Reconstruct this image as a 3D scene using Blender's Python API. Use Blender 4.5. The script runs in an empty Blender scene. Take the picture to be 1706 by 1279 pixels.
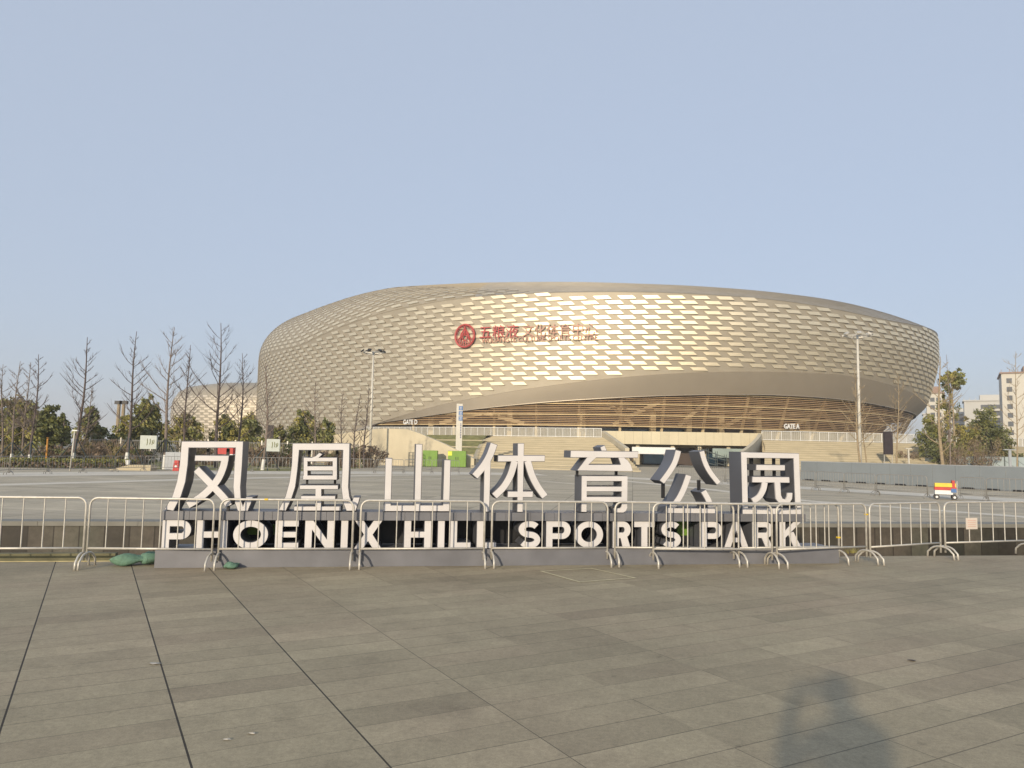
import bpy, bmesh, math, random
from math import sin, cos, pi, radians, sqrt, atan2, hypot, floor
from mathutils import Vector, Matrix
random.seed(7)
SC = bpy.context.scene
COL = SC.collection

# ---------------------------------------------------------------- camera, world, sun, exposure
F, PITCH, ROLL, EYE = 1250.0, radians(5.07), radians(1.05), 1.75
cd = bpy.data.cameras.new('camera')
cd.sensor_width = 36.0
cd.lens = 36.0 * F / 1706.0
cd.clip_start, cd.clip_end = 0.02, 6000
cam = bpy.data.objects.new('camera', cd)
COL.objects.link(cam)
cam.matrix_world = Matrix.Translation((0, 0, EYE)) @ Matrix.Rotation(radians(90) + PITCH, 4, 'X') @ Matrix.Rotation(ROLL, 4, 'Z')
SC.camera = cam

SUN_AZ, SUN_EL = radians(201.1), radians(15.3)          # azimuth clockwise from +Y (the view direction)
w = bpy.data.worlds.new('World')
SC.world = w
w.use_nodes = True
nt = w.node_tree
sky = nt.nodes.new('ShaderNodeTexSky')
sky.sky_type = 'NISHITA'
sky.sun_disc = False
sky.sun_elevation = SUN_EL
sky.sun_rotation = SUN_AZ
sky.altitude = 300
sky.air_density = 1.0
sky.dust_density = 2.2
sky.ozone_density = 1.4
# thin hazy veil: the clear sky, weakened, plus an even pale scatter
veil = nt.nodes.new('ShaderNodeVectorMath'); veil.operation = 'MULTIPLY_ADD'
veil.inputs[1].default_value = (.13, .15, .18)
veil.inputs[2].default_value = (2.03, 2.32, 2.80)
nt.links.new(sky.outputs[0], veil.inputs[0])
nt.links.new(veil.outputs[0], nt.nodes['Background'].inputs['Color'])
nt.nodes['Background'].inputs['Strength'].default_value = 0.1
sd = bpy.data.lights.new('sun', 'SUN')
sd.energy = 2.1
sd.angle = radians(1.3)
sd.color = (1.0, 0.85, 0.64)
sun = bpy.data.objects.new('sun', sd)
COL.objects.link(sun)
svec = Vector((sin(SUN_AZ) * cos(SUN_EL), cos(SUN_AZ) * cos(SUN_EL), sin(SUN_EL)))
sun.rotation_euler = (-svec).to_track_quat('-Z', 'Y').to_euler()
SC.view_settings.view_transform = 'Standard'
SC.view_settings.look = 'None'
SC.view_settings.exposure = 1.07
SC.view_settings.gamma = 1.0

# ---------------------------------------------------------------- measuring helpers (photo column/row -> place in the world)
def ray(x, y):
    a, b = x - 853.0, y - 639.5
    X = a * cos(ROLL) + b * sin(ROLL)
    Y = -a * sin(ROLL) + b * cos(ROLL)
    return Vector((X, F * cos(PITCH) + Y * sin(PITCH), F * sin(PITCH) - Y * cos(PITCH)))
def gnd(x, y, z=0.0):
    r = ray(x, y); t = (z - EYE) / r.z
    return Vector((r.x * t, r.y * t, z))
def at(x, y, D):
    r = ray(x, y); t = D / r.y
    return Vector((r.x * t, D, EYE + r.z * t))

# ---------------------------------------------------------------- mesh builder
class MB:
    def __init__(s): s.v = []; s.f = []; s.m = []
    def face(s, pts, m=0):
        n = len(s.v); s.v += [tuple(p) for p in pts]; s.f.append(tuple(range(n, n + len(pts)))); s.m.append(m)
    def grid(s, rows, m=0, close=False):
        n = len(s.v); W = len(rows[0])
        for r in rows: s.v += [tuple(p) for p in r]
        for i in range(len(rows) - 1):
            for j in range(W if close else W - 1):
                k = (j + 1) % W
                s.f.append((n + i * W + j, n + i * W + k, n + (i + 1) * W + k, n + (i + 1) * W + j)); s.m.append(m)
    def box(s, c, d, rz=0.0, m=0, M=None):
        n = len(s.v)
        R = Matrix.Rotation(rz, 3, 'Z') if M is None else M
        for dz in (-.5, .5):
            for dx, dy in ((-.5, -.5), (.5, -.5), (.5, .5), (-.5, .5)):
                p = R @ Vector((dx * d[0], dy * d[1], dz * d[2])) + Vector(c); s.v.append(tuple(p))
        for q in ((0, 3, 2, 1), (4, 5, 6, 7), (0, 1, 5, 4), (1, 2, 6, 5), (2, 3, 7, 6), (3, 0, 4, 7)):
            s.f.append(tuple(n + i for i in q)); s.m.append(m)
    def bar(s, a, b, wdt, hgt, m=0):
        a, b = Vector(a), Vector(b); d = b - a; L = d.length
        if L < 1e-6: return
        q = d.to_track_quat('X', 'Z').to_matrix()
        s.box((a + b) / 2, (L, wdt, hgt), M=q, m=m)
    def tube(s, pts, r, n=6, m=0, cap=True):
        pts = [Vector(p) for p in pts]
        if not isinstance(r, (list, tuple)): r = [r] * len(pts)
        base = len(s.v); prev = None
        for i, p in enumerate(pts):
            d = (pts[min(i + 1, len(pts) - 1)] - pts[max(i - 1, 0)])
            if d.length < 1e-9: d = Vector((0, 0, 1))
            d.normalize()
            if prev is None:
                up = Vector((0, 0, 1)) if abs(d.z) < .9 else Vector((1, 0, 0))
                u = d.cross(up).normalized()
            else:
                u = (prev - d * prev.dot(d))
                u = u.normalized() if u.length > 1e-6 else d.orthogonal().normalized()
            prev = u
            vv = d.cross(u)
            for k in range(n):
                a = 2 * pi * k / n
                s.v.append(tuple(p + (u * cos(a) + vv * sin(a)) * r[i]))
        for i in range(len(pts) - 1):
            for k in range(n):
                k2 = (k + 1) % n
                s.f.append((base + i * n + k, base + i * n + k2, base + (i + 1) * n + k2, base + (i + 1) * n + k)); s.m.append(m)
        if cap:
            s.f.append(tuple(base + k for k in range(n))[::-1]); s.m.append(m)
            e = base + (len(pts) - 1) * n
            s.f.append(tuple(e + k for k in range(n))); s.m.append(m)
    def prism(s, poly, y0, y1, m=0):
        """poly of (x, z); extruded along y from y0 (front) to y1 (back)."""
        A = sum(poly[i][0] * poly[(i + 1) % len(poly)][1] - poly[(i + 1) % len(poly)][0] * poly[i][1] for i in range(len(poly)))
        if A < 0: poly = poly[::-1]
        n = len(s.v); k = len(poly)
        for x, z in poly: s.v.append((x, y0, z))
        for x, z in poly: s.v.append((x, y1, z))
        s.f.append(tuple(n + i for i in range(k))); s.m.append(m)
        s.f.append(tuple(n + k + i for i in range(k))[::-1]); s.m.append(m)
        for i in range(k):
            j = (i + 1) % k
            s.f.append((n + j, n + i, n + k + i, n + k + j)); s.m.append(m)
    def ball(s, c, r, n=8, m=0, jit=0.0):
        rr = r if isinstance(r, (list, tuple)) else (r, r, r)
        rows = []
        for i in range(n + 1):
            th = pi * i / n
            rows.append([Vector((c[0] + rr[0] * sin(th) * cos(2 * pi * k / (2 * n)) * (1 + random.uniform(-jit, jit)),
                                 c[1] + rr[1] * sin(th) * sin(2 * pi * k / (2 * n)) * (1 + random.uniform(-jit, jit)),
                                 c[2] - rr[2] * cos(th))) for k in range(2 * n)])
        s.grid(rows, m, close=True)
    def build(s, name, mats, parent=None, smooth=False, loc=None, rz=0.0):
        me = bpy.data.meshes.new(name)
        me.from_pydata(s.v, [], s.f)
        if not isinstance(mats, (list, tuple)): mats = [mats]
        for q in mats: me.materials.append(q)
        me.polygons.foreach_set('material_index', s.m)
        if smooth: me.polygons.foreach_set('use_smooth', [True] * len(me.polygons))
        me.update()
        o = bpy.data.objects.new(name, me); COL.objects.link(o)
        if parent: o.parent = parent
        if loc is not None: o.location = loc
        if rz: o.rotation_euler.z = rz
        return o

def tag(o, label, cat, group=None):
    o['label'] = label; o['category'] = cat
    if group: o['group'] = group
    return o
def thing(name, label, cat, loc=(0, 0, 0), rz=0.0, group=None):
    o = bpy.data.objects.new(name, None); COL.objects.link(o)
    o.empty_display_size = .3
    o.location = loc; o.rotation_euler.z = rz
    return tag(o, label, cat, group)
def struct(o, kind='structure'):
    o['kind'] = kind; return o
def dup(root, loc, rz, label, scale=None):
    r = root.copy(); COL.objects.link(r); r.location = loc; r.rotation_euler = (0, 0, rz); r['label'] = label
    if scale: r.scale = scale
    for ch in list(root.children):
        c = ch.copy(); COL.objects.link(c); c.parent = r
        for g in list(ch.children):
            d = g.copy(); COL.objects.link(d); d.parent = c
    return r

# ---------------------------------------------------------------- materials
def mat(name, col, rough=.6, metal=0.0, var=.18, scale=4.0, bump=0.0, col2=None, detail=5.0, spec=None):
    m = bpy.data.materials.new(name); m.use_nodes = True
    t = m.node_tree; b = t.nodes['Principled BSDF']
    b.inputs['Roughness'].default_value = rough; b.inputs['Metallic'].default_value = metal
    if spec is not None: b.inputs['Specular IOR Level'].default_value = spec
    tc = t.nodes.new('ShaderNodeTexCoord'); nz = t.nodes.new('ShaderNodeTexNoise')
    nz.inputs['Scale'].default_value = scale; nz.inputs['Detail'].default_value = detail
    t.links.new(tc.outputs['Object'], nz.inputs['Vector'])
    rp = t.nodes.new('ShaderNodeValToRGB')
    rp.color_ramp.elements[0].position = .3; rp.color_ramp.elements[1].position = .7
    c2 = col2 or tuple(min(1, c * (1 + var)) for c in col)
    c1 = tuple(c * (1 - var) for c in col)
    rp.color_ramp.elements[0].color = (*c1, 1); rp.color_ramp.elements[1].color = (*c2, 1)
    t.links.new(nz.outputs['Fac'], rp.inputs[0]); t.links.new(rp.outputs[0], b.inputs['Base Color'])
    if bump:
        bp = t.nodes.new('ShaderNodeBump'); bp.inputs['Strength'].default_value = bump; bp.inputs['Distance'].default_value = .02
        t.links.new(nz.outputs['Fac'], bp.inputs['Height']); t.links.new(bp.outputs[0], b.inputs['Normal'])
    return m
class N:
    """tiny node-graph helper"""
    def __init__(s, m): s.t = m.node_tree
    def inp(s, n, i, v):
        if hasattr(v, 'links') or isinstance(v, bpy.types.NodeSocket): s.t.links.new(v, n.inputs[i])
        else: n.inputs[i].default_value = v
    def math(s, op, a, b=0.0, c=None):
        n = s.t.nodes.new('ShaderNodeMath'); n.operation = op
        s.inp(n, 0, a); s.inp(n, 1, b)
        if c is not None: s.inp(n, 2, c)
        return n.outputs[0]
    def dot(s, v, c):
        n = s.t.nodes.new('ShaderNodeVectorMath'); n.operation = 'DOT_PRODUCT'
        s.inp(n, 0, v); n.inputs[1].default_value = c; return n.outputs['Value']
    def comb(s, x, y, z=0.0):
        n = s.t.nodes.new('ShaderNodeCombineXYZ'); s.inp(n, 0, x); s.inp(n, 1, y); s.inp(n, 2, z); return n.outputs[0]
    def white(s, v):
        n = s.t.nodes.new('ShaderNodeTexWhiteNoise'); n.noise_dimensions = '3D'; s.t.links.new(v, n.inputs['Vector']); return n.outputs['Value']
    def noise(s, v, sc, det=4.0, rough=.55):
        n = s.t.nodes.new('ShaderNodeTexNoise'); n.inputs['Scale'].default_value = sc; n.inputs['Detail'].default_value = det
        n.inputs['Roughness'].default_value = rough; s.t.links.new(v, n.inputs['Vector']); return n.outputs['Fac']
    def rng(s, v, a, b, c, d):
        n = s.t.nodes.new('ShaderNodeMapRange'); s.inp(n, 0, v)
        for i, x in enumerate((a, b, c, d)): n.inputs[i + 1].default_value = x
        return n.outputs[0]
    def mix(s, f, a, b, mode='MIX'):
        n = s.t.nodes.new('ShaderNodeMix'); n.data_type = 'RGBA'; n.blend_type = mode
        s.inp(n, 0, f)
        for i, x in ((6, a), (7, b)):
            if isinstance(x, tuple): n.inputs[i].default_value = (*x, 1)
            else: s.t.links.new(x, n.inputs[i])
        return n.outputs[2]
    def scale(s, col, f):
        n = s.t.nodes.new('ShaderNodeVectorMath'); n.operation = 'SCALE'
        s.t.links.new(col, n.inputs[0]); s.inp(n, 'Scale', f); return n.outputs[0]
def paving(name, ang, q0, wq, t0, wt, base, pink, tone, major=None, jw=.004, jdark=.45, speck=.12, rough=.75, stain=.1):
    m = bpy.data.materials.new(name); m.use_nodes = True
    b = m.node_tree.nodes['Principled BSDF']; n = N(m)
    tc = m.node_tree.nodes.new('ShaderNodeTexCoord').outputs['Object']
    q = n.dot(tc, (cos(ang), -sin(ang), 0)); t = n.dot(tc, (sin(ang), cos(ang), 0))
    qs = n.math('DIVIDE', n.math('SUBTRACT', q, q0), wq); ts = n.math('DIVIDE', n.math('SUBTRACT', t, t0), wt)
    qi = n.math('FLOOR', qs); ti = n.math('FLOOR', ts)
    qf = n.math('SUBTRACT', qs, qi); tf = n.math('SUBTRACT', ts, ti)
    idv = n.comb(qi, ti, 0.0)
    r1 = n.white(idv); r2 = n.white(n.comb(qi, ti, 7.3))
    rc = n.math('SUBTRACT', n.math('MULTIPLY', r1, 2.0), 1.0)
    tn = n.math('ADD', 1.0, n.math('MULTIPLY', n.math('ADD', n.math('MULTIPLY', n.math('POWER', rc, 3.0), .8), n.math('MULTIPLY', rc, .35)), tone * 1.35))
    lw = n.noise(tc, .35, 3.0, .6)
    col = n.mix(n.math('ADD', n.rng(r2, .6, 1.0, 0, .35), n.rng(lw, .45, .65, 0, .6)), base, pink)
    sp = n.math('ADD', n.math('MULTIPLY', n.noise(tc, 95, 3.0, .85), .6), n.math('MULTIPLY', n.noise(tc, 28, 3.0, .7), .4))
    st = n.noise(tc, .55, 6.0, .6); st2 = n.noise(tc, 6.0, 5.0, .65)
    f = n.math('MULTIPLY', tn, n.rng(sp, .38, .62, 1 - speck, 1 + speck))
    f = n.math('MULTIPLY', f, n.rng(st, .3, .7, 1 - stain, 1 + stain))
    f = n.math('MULTIPLY', f, n.rng(st2, .3, .75, 1 - stain * .8, 1 + stain * .6))
    if major:
        f = n.math('MULTIPLY', f, n.rng(n.noise(tc, 8.0, 2.0), .68, .74, 1.0, .80))
        f = n.math('MULTIPLY', f, n.rng(n.noise(tc, 1.3, 6.0, .65), .54, .66, 1.0, .88))
        f = n.math('MULTIPLY', f, n.rng(n.noise(tc, 3.1, 5.0, .7), .60, .72, 1.0, 1.10))
    col = n.scale(col, f)
    dq = n.math('MULTIPLY', n.math('MINIMUM', qf, n.math('SUBTRACT', 1.0, qf)), wq)
    dt = n.math('MULTIPLY', n.math('MINIMUM', tf, n.math('SUBTRACT', 1.0, tf)), wt)
    lj = n.noise(n.comb(qi, ti, 3.0), 1.7, 0.0)
    jt = n.math('LESS_THAN', dt, n.rng(n.white(n.comb(ti, 0.0, 2.0)), 0, 1, jw * .3, jw))
    if major:
        wj = n.rng(q, major, major + 1.0, jw * 1.15, jw * .7)
        dk = n.rng(q, major, major + 1.6, .93, jdark)
    else: wj, dk = jw * .7, jdark
    vis = n.math('MAXIMUM', n.math('LESS_THAN', q, 2.7 if major else -1e6), n.math('GREATER_THAN', n.white(n.comb(n.math('ROUND', qs), ti, 5.0)), .55 if major else -1.0))
    jq = n.math('MULTIPLY', n.math('MULTIPLY', n.math('LESS_THAN', dq, wj), vis), dk)
    jm = n.math('MAXIMUM', jq, n.math('MULTIPLY', jt, jdark))
    col = n.mix(jm, col, (.022, .018, .014))
    m.node_tree.links.new(col, b.inputs['Base Color'])
    b.inputs['Roughness'].default_value = rough
    b.inputs['Specular IOR Level'].default_value = .3
    bp = m.node_tree.nodes.new('ShaderNodeBump'); bp.inputs['Strength'].default_value = .35; bp.inputs['Distance'].default_value = .004
    h = n.math('SUBTRACT', sp, n.math('MULTIPLY', jm, 2.0))
    m.node_tree.links.new(h, bp.inputs['Height']); m.node_tree.links.new(bp.outputs[0], b.inputs['Normal'])
    return m
PAV = radians(-28.91)
SGN = radians(9.2)
M = {}
M['near'] = paving('plaza_stone', PAV, -.40, .965, 6.04, .327, (.328, .281, .188), (.332, .27, .185), .095, major=1.4, speck=.2, stain=.14, jw=.0055, jdark=.5)
M['far'] = paving('far_plaza_stone', SGN, 0, 2.4, 0, .6, (.445, .388, .282), (.425, .37, .28),     .13, jw=.02, jdark=.5, speck=.08)
M['ground'] = mat('ground_soil', (.12, .11, .08), .95, var=.3, scale=.3)
M['band'] = mat('pale_granite', (.62, .565, .46), .7, var=.08, scale=3)
M['asphalt'] = mat('asphalt', (.20, .195, .185), .85, var=.12, scale=1.2)
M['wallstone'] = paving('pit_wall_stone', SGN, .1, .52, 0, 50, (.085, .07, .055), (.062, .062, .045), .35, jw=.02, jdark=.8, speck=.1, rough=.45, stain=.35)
M['coping'] = mat('coping_stone', (.2, .19, .16), .7, var=.12, scale=2)
M['mossy'] = mat('mossy_kerb', (.13, .12, .065), .85, var=.25, scale=5)
M['yellow_line'] = mat('worn_yellow_paint', (.5, .42, .2), .7, var=.25, scale=9)
M['line_paint'] = mat('worn_cream_paint', (.62, .56, .36), .7, var=.18, scale=9)
M['face'] = mat('white_letter_face', (.62, .595, .585), .45, var=.06, scale=2.2)
M['steel'] = mat('grey_letter_steel', (.125, .13, .15), .5, .25, var=.1, scale=1.1)
M['plinth'] = mat('grey_painted_steel', (.165, .165, .178), .5, .15, var=.14, scale=2.5)
M['black'] = mat('black_metal', (.02, .02, .022), .5, .2)
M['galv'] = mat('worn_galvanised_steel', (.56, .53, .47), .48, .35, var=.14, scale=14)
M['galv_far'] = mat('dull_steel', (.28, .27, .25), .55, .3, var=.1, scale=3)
M['tie'] = mat('yellow_cable_tie', (.65, .45, .03), .5)
M['sack'] = mat('green_woven_sack', (.115, .21, .145), .8, var=.22, scale=22, bump=.5)
M['dirt'] = mat('dust', (.2, .16, .11), .9)
M['white'] = mat('white_paint', (.72, .72, .70), .5, var=.06)
M['lampwhite'] = mat('cream_white_pole_paint', (.56, .53, .46), .4, var=.06)
M['dark'] = mat('dark_brown_board', (.035, .025, .028), .6)
M['red'] = mat('red_paint', (.48, .035, .03), .55, var=.15)
M['yellow'] = mat('yellow_paint', (.72, .52, .04), .55, var=.12)
M['orange'] = mat('orange_paint', (.55, .25, .04), .6)
M['green_box'] = mat('lime_green_wrap', (.15, .28, .03), .5, var=.07, scale=2)
M['lime'] = mat('lime_yellow_paint', (.62, .7, .05), .5, var=.05)
M['blue'] = mat('blue_sign_paint', (.04, .14, .36), .5)
M['navy'] = mat('navy_lettering', (.04, .06, .16), .5)
M['grey_cab'] = mat('grey_cabinet_paint', (.34, .36, .38), .5, var=.07)
M['hoarding'] = mat('blue_grey_hoarding_sheet', (.33, .39, .40), .5, var=.12, scale=1.0)
M['hoardframe'] = mat('dark_hoarding_post', (.06, .075, .075), .6)
M['trunk_dark'] = mat('dark_bark', (.11, .085, .078), .9, var=.3, scale=9, bump=.4)
M['trunk_mid'] = mat('brown_grey_bark', (.19, .15, .125), .9, var=.3, scale=9, bump=.4)
M['trunk_pale'] = mat('pale_tan_bark', (.30, .235, .15), .9, var=.25, scale=7, bump=.3)
M['stake'] = mat('green_black_stake', (.022, .045, .05), .7)
M['lime_wash'] = mat('white_lime_wash', (.70, .69, .65), .8, var=.08)
def leafmat(name, col):
    m = mat(name, col, .6, var=.35, scale=3.0)
    b = m.node_tree.nodes['Principled BSDF']
    b.inputs['Subsurface Weight'].default_value = 0.0
    return m
M['leaf_a'] = leafmat('leaf_mid_green', (.19, .19, .05))
M['leaf_b'] = leafmat('leaf_dark_green', (.115, .125, .04))
M['leaf_c'] = leafmat('leaf_yellow_green', (.28, .245, .065))
M['leaf_d'] = leafmat('leaf_brown_olive', (.19, .155, .065))
M['leaf_e'] = leafmat('dry_red_brown_leaf', (.20, .145, .10))
M['twig'] = mat('dry_twig', (.2, .15, .11), .9, var=.3)
M['grass'] = mat('olive_lawn', (.21, .195, .06), .9, var=.4, scale=1.5)
M['stair'] = mat('cream_stair_stone', (.44, .38, .26), .75, var=.1, scale=.6)
M['stair_b'] = mat('cream_stair_stone_darker', (.36, .31, .21), .75, var=.12, scale=.6)  # darker copy for every other step, shading between steps put into the colour
M['cream'] = paving('cream_cladding', radians(5.6), 0, 1.3, 0, 90, (.60, .53, .37), (.57, .50, .35), .05, jw=.03, jdark=.35, speck=.03, rough=.6, stain=.05)
M['creamwall'] = mat('cream_wall_render', (.56, .49, .35), .7, var=.08, scale=.5)
M['deckstone'] = mat('deck_stone', (.42, .38, .31), .75, var=.1, scale=.4)

# ================================================================ SETTING: ground, plaza, trench
EX, NX = Vector((cos(SGN), sin(SGN), 0)), Vector((-sin(SGN), cos(SGN), 0))
NEAR_N, FAR_N, TR = 12.33, 18.28, 70.0
def en(e, n, z=0.0): return EX * e + NX * n + Vector((0, 0, z))
g = MB()
big = 2500
o4 = [en(-big, -big, -.03), en(big, -big, -.03), en(big, big, -.03), en(-big, big, -.03)]
i4 = [en(-TR, NEAR_N, -.03), en(TR, NEAR_N, -.03), en(TR, FAR_N, -.03), en(-TR, FAR_N, -.03)]
for k in range(4):
    g.face([o4[k], o4[(k + 1) % 4], i4[(k + 1) % 4], i4[k]])
struct(g.build('ground', M['ground']))
g = MB(); g.face([en(-70, -40), en(70, -40), en(70, NEAR_N), en(-70, NEAR_N)])
g.face([en(-70, NEAR_N), en(70, NEAR_N), en(70, NEAR_N, -4), en(-70, NEAR_N, -4)])
struct(g.build('plaza', M['near']))
g = MB(); g.face([en(-70, NEAR_N, -4), en(70, NEAR_N, -4), en(70, FAR_N, -4), en(-70, FAR_N, -4)])
struct(g.build('trench_floor', M['asphalt']))
g = MB(); g.face([en(-70, FAR_N + .5), en(70, FAR_N + .5), Vector((120, 96, 0)), Vector((-60, 96, 0)), Vector((-70, 30, 0))])
struct(g.build('far_plaza', M['far']))

# the trench's far wall with its coping
wt = thing('retaining_wall', 'dark stone retaining wall of the sunken trench behind the letters', 'wall', en(0, FAR_N), SGN)
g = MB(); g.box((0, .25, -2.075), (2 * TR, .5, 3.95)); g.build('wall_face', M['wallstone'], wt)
g = MB()
x = -TR
while x < TR:
    g.box((x + .52, .24, -.046), (1.034, .56, .1)); x += 1.04
g.build('coping', M['coping'], wt)
k_ = thing('trench_kerb', 'low mossy kerb along the trench edge beyond the barriers', 'kerb', en(-36, NEAR_N - .02), SGN)
g = MB(); g.box((0, 0, .05), (64, .12, .11)); g.build('kerb_stone', M['mossy'], k_)
g = MB(); g.box((0, -.12, .004), (64.4, .05, .007))
struct(g.build('edge_line', M['yellow_line'], loc=en(-36, NEAR_N - .03), rz=SGN))
g = MB()
sq = [gnd(902, 952), gnd(985, 947), gnd(1058, 963), gnd(966, 970)]
for k in range(4):
    a, b = sq[k], sq[(k + 1) % 4]
    d = (b - a).normalized() * .015; nrm = Vector((-d.y, d.x, 0)).normalized() * .016
    zz = Vector((0, 0, .0045 + .0006 * k))
    g.face([a - d - nrm + zz, b + d - nrm + zz, b + d + nrm + zz, a - d + nrm + zz])
tag(g.build('painted_outline', M['line_paint']), 'thin cream painted square on the paving in front of the sign', 'floor marking')

def strip(name, pts, wdt, m, z):
    g = MB(); L = []; R = []
    for i, p in enumerate(pts):
        d = (pts[min(i + 1, len(pts) - 1)] - pts[max(i - 1, 0)]).normalized()
        nn = Vector((-d.y, d.x, 0)) * wdt / 2
        L.append(p + nn + Vector((0, 0, z))); R.append(p - nn + Vector((0, 0, z)))
    g.grid([R, L]); return struct(g.build(name, m))
def seg(a, b, n):
    return [a.lerp(b, i / n) for i in range(n + 1)]
strip('granite_band', [gnd(-300, 812), gnd(0, 807.5), gnd(300, 799), gnd(640, 791.5), gnd(760, 791)], 1.3, M['band'], .004)
strip('granite_band', [gnd(1000, 797), gnd(1180, 815), gnd(1340, 834), gnd(1520, 847), gnd(1706, 861), gnd(1850, 875)], .75, M['band'], .004)
strip('granite_band', [gnd(-200, 793), gnd(0, 790.5), gnd(240, 788), gnd(420, 787), gnd(640, 787.5), gnd(780, 788.5), gnd(900, 790)], 5.5, M['band'], .008)
strip('granite_band', [gnd(960, 792), gnd(1100, 799), gnd(1340, 813), gnd(1500, 822), gnd(1706, 834), gnd(1850, 843)], 3.0, M['band'], .008)
strip('plaza_line', [gnd(560, 801), gnd(760, 797), gnd(900, 801), gnd(1020, 812)], .35, M['band'], .006)

# ================================================================ LETTER SIGN
P0 = gnd(258, 946)
sign = thing('letter_sign', 'large white Chinese characters over the words PHOENIX HILL SPORTS PARK on a long grey plinth', 'sign', P0, radians(9.3))
SA = radians(9.3)
def sp(x, y, back=.07):
    r = ray(x, y); n = Vector((-sin(SA), cos(SA), 0)); o = P0 + n * back
    t = n.dot(o) / n.dot(r); q = r * t
    return ((q.x - o.x) * cos(SA) + (q.y - o.y) * sin(SA), q.z + EYE)
SW = 10.6
PH = .245
g = MB()
g.box((SW / 2 - .01, .36, PH / 2), (SW, .72, PH)); g.build('plinth', M['plinth'], sign)
g = MB()
BZ0, BZ1 = .672, .795
nseg = 26
for i in range(nseg):
    a, b = .03 + i * 10.0 / nseg, .03 + (i + 1) * 10.0 / nseg
    g.box(((a + b) / 2, .30, (BZ0 + BZ1) / 2), (b - a - .004, .52, BZ1 - BZ0))
g.build('cross_beam', M['plinth'], sign)

g = MB(); u0_, u1_ = sp(330, 892)[0], sp(1333, 892)[0]
g.box(((u0_ + u1_) / 2, .695, (PH + BZ0) / 2 + .03), (u1_ - u0_, .03, BZ0 - PH + .05)); g.build('back_panel', M['black'], sign)
def inset(poly, d):
    A = sum(poly[i][0] * poly[(i + 1) % len(poly)][1] - poly[(i + 1) % len(poly)][0] * poly[i][1] for i in range(len(poly)))
    if A < 0: poly = poly[::-1]
    out = []
    k = len(poly)
    for i in range(k):
        p0, p1, p2 = Vector(poly[i - 1]), Vector(poly[i]), Vector(poly[(i + 1) % k])
        e1, e2 = (p1 - p0).normalized(), (p2 - p1).normalized()
        n1, n2 = Vector((-e1.y, e1.x)), Vector((-e2.y, e2.x))
        m = n1 + n2
        if m.length < .2: m = n1
        m.normalize(); c = max(.45, m.dot(n1))
        q = p1 + m * d / c; out.append((q.x, q.y))
    return out
def stroke(path, wdt):
    """thick open path with square ends, as one outline (2-D)"""
    P = [Vector(p) for p in path]; L = []; R = []
    for i, p in enumerate(P):
        d1 = (P[i] - P[i - 1]).normalized() if i else (P[1] - P[0]).normalized()
        d2 = (P[i + 1] - P[i]).normalized() if i < len(P) - 1 else d1
        n1, n2 = Vector((-d1.y, d1.x)), Vector((-d2.y, d2.x))
        m = (n1 + n2).normalized(); c = max(.5, m.dot(n1))
        L.append(p + m * wdt / 2 / c); R.append(p - m * wdt / 2 / c)
    return [tuple(p) for p in L] + [tuple(p) for p in R[::-1]]
def smooth(path, n=5):
    P = [Vector(p) for p in path]; out = []
    for i in range(len(P) - 1):
        a, b, c, d = P[max(i - 1, 0)], P[i], P[i + 1], P[min(i + 2, len(P) - 1)]
        for k in range(n):
            t = k / n
            out.append(.5 * ((2 * b) + (-a + c) * t + (2 * a - 5 * b + 4 * c - d) * t * t + (-a + 3 * b - 3 * c + d) * t ** 3))
    out.append(P[-1]); return [tuple(p) for p in out]
def letter(polys, label, y0, y1, rim=.008):
    body, face = MB(), MB()
    for i, pl in enumerate(polys):
        body.prism(pl, y0 + .0012 * i, y1 - .0017 * i)
        face.prism(inset(pl, rim), y0 - .010 - .0013 * i, y0 + .05)
    b = body.build('letter', M['steel'], sign); b['label'] = label
    f = face.build('letter_face', M['face'], b)
    return b
# ---- the seven characters, strokes measured on the sign's own plane
def conv(pl, c):
    ox, oy, s = c
    return [sp(ox + x / s, oy + y / s) for x, y in pl]
c2, c3, c4, c5 = (250, 680, 4.568), (460, 680, 4.569), (750, 680, 4.569), (1040, 680, 4.568)
def S(path, wdt, c, sm=True): return conv(stroke(smooth(path) if sm else path, wdt), c)
def Pg(pl, c): return conv(pl, c)
CH0, CH1 = .07, .50
def rect(x0, y0, x1, y1): return [(x0, y0), (x1, y0), (x1, y1), (x0, y1)]
feng = [Pg([(240, 250), (712, 250), (703, 430), (690, 600), (694, 690), (708, 742), (725, 690), (730, 674), (785, 674), (772, 720), (745, 783), (668, 783), (645, 720), (632, 600), (640, 450), (650, 302), (298, 302), (290, 430), (272, 560), (238, 670), (180, 782), (108, 770), (168, 670), (203, 560), (225, 430)], c2),
        Pg([(342, 356), (604, 358), (600, 405), (338, 402)], c2),
        S([(574, 362), (560, 440), (520, 535), (455, 615), (380, 680), (285, 738)], 60, c2),
        S([(352, 462), (470, 582), (570, 690), (600, 745)], 60, c2)]
huang = [Pg([(125, 265), (562, 265), (558, 450), (552, 600), (560, 670), (577, 716), (588, 676), (640, 676), (630, 715), (607, 782), (535, 782), (508, 715), (495, 600), (503, 450), (508, 320), (178, 320), (165, 470), (148, 600), (115, 700), (75, 782), (18, 776), (70, 670), (100, 560), (118, 430)], c3),
         Pg([(330, 335), (357, 350), (325, 380), (262, 380), (300, 362)], c3),
         Pg(rect(207, 372, 243, 545), c3), Pg(rect(428, 373, 467, 546), c3),
         Pg(rect(215, 373, 460, 407), c3), Pg(rect(215, 438, 460, 477), c3), Pg(rect(203, 508, 462, 546), c3),
         Pg(rect(178, 583, 475, 618), c3), Pg(rect(297, 600, 348, 775), c3), Pg(rect(188, 664, 454, 694), c3), Pg(rect(135, 744, 496, 781), c3)]
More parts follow.
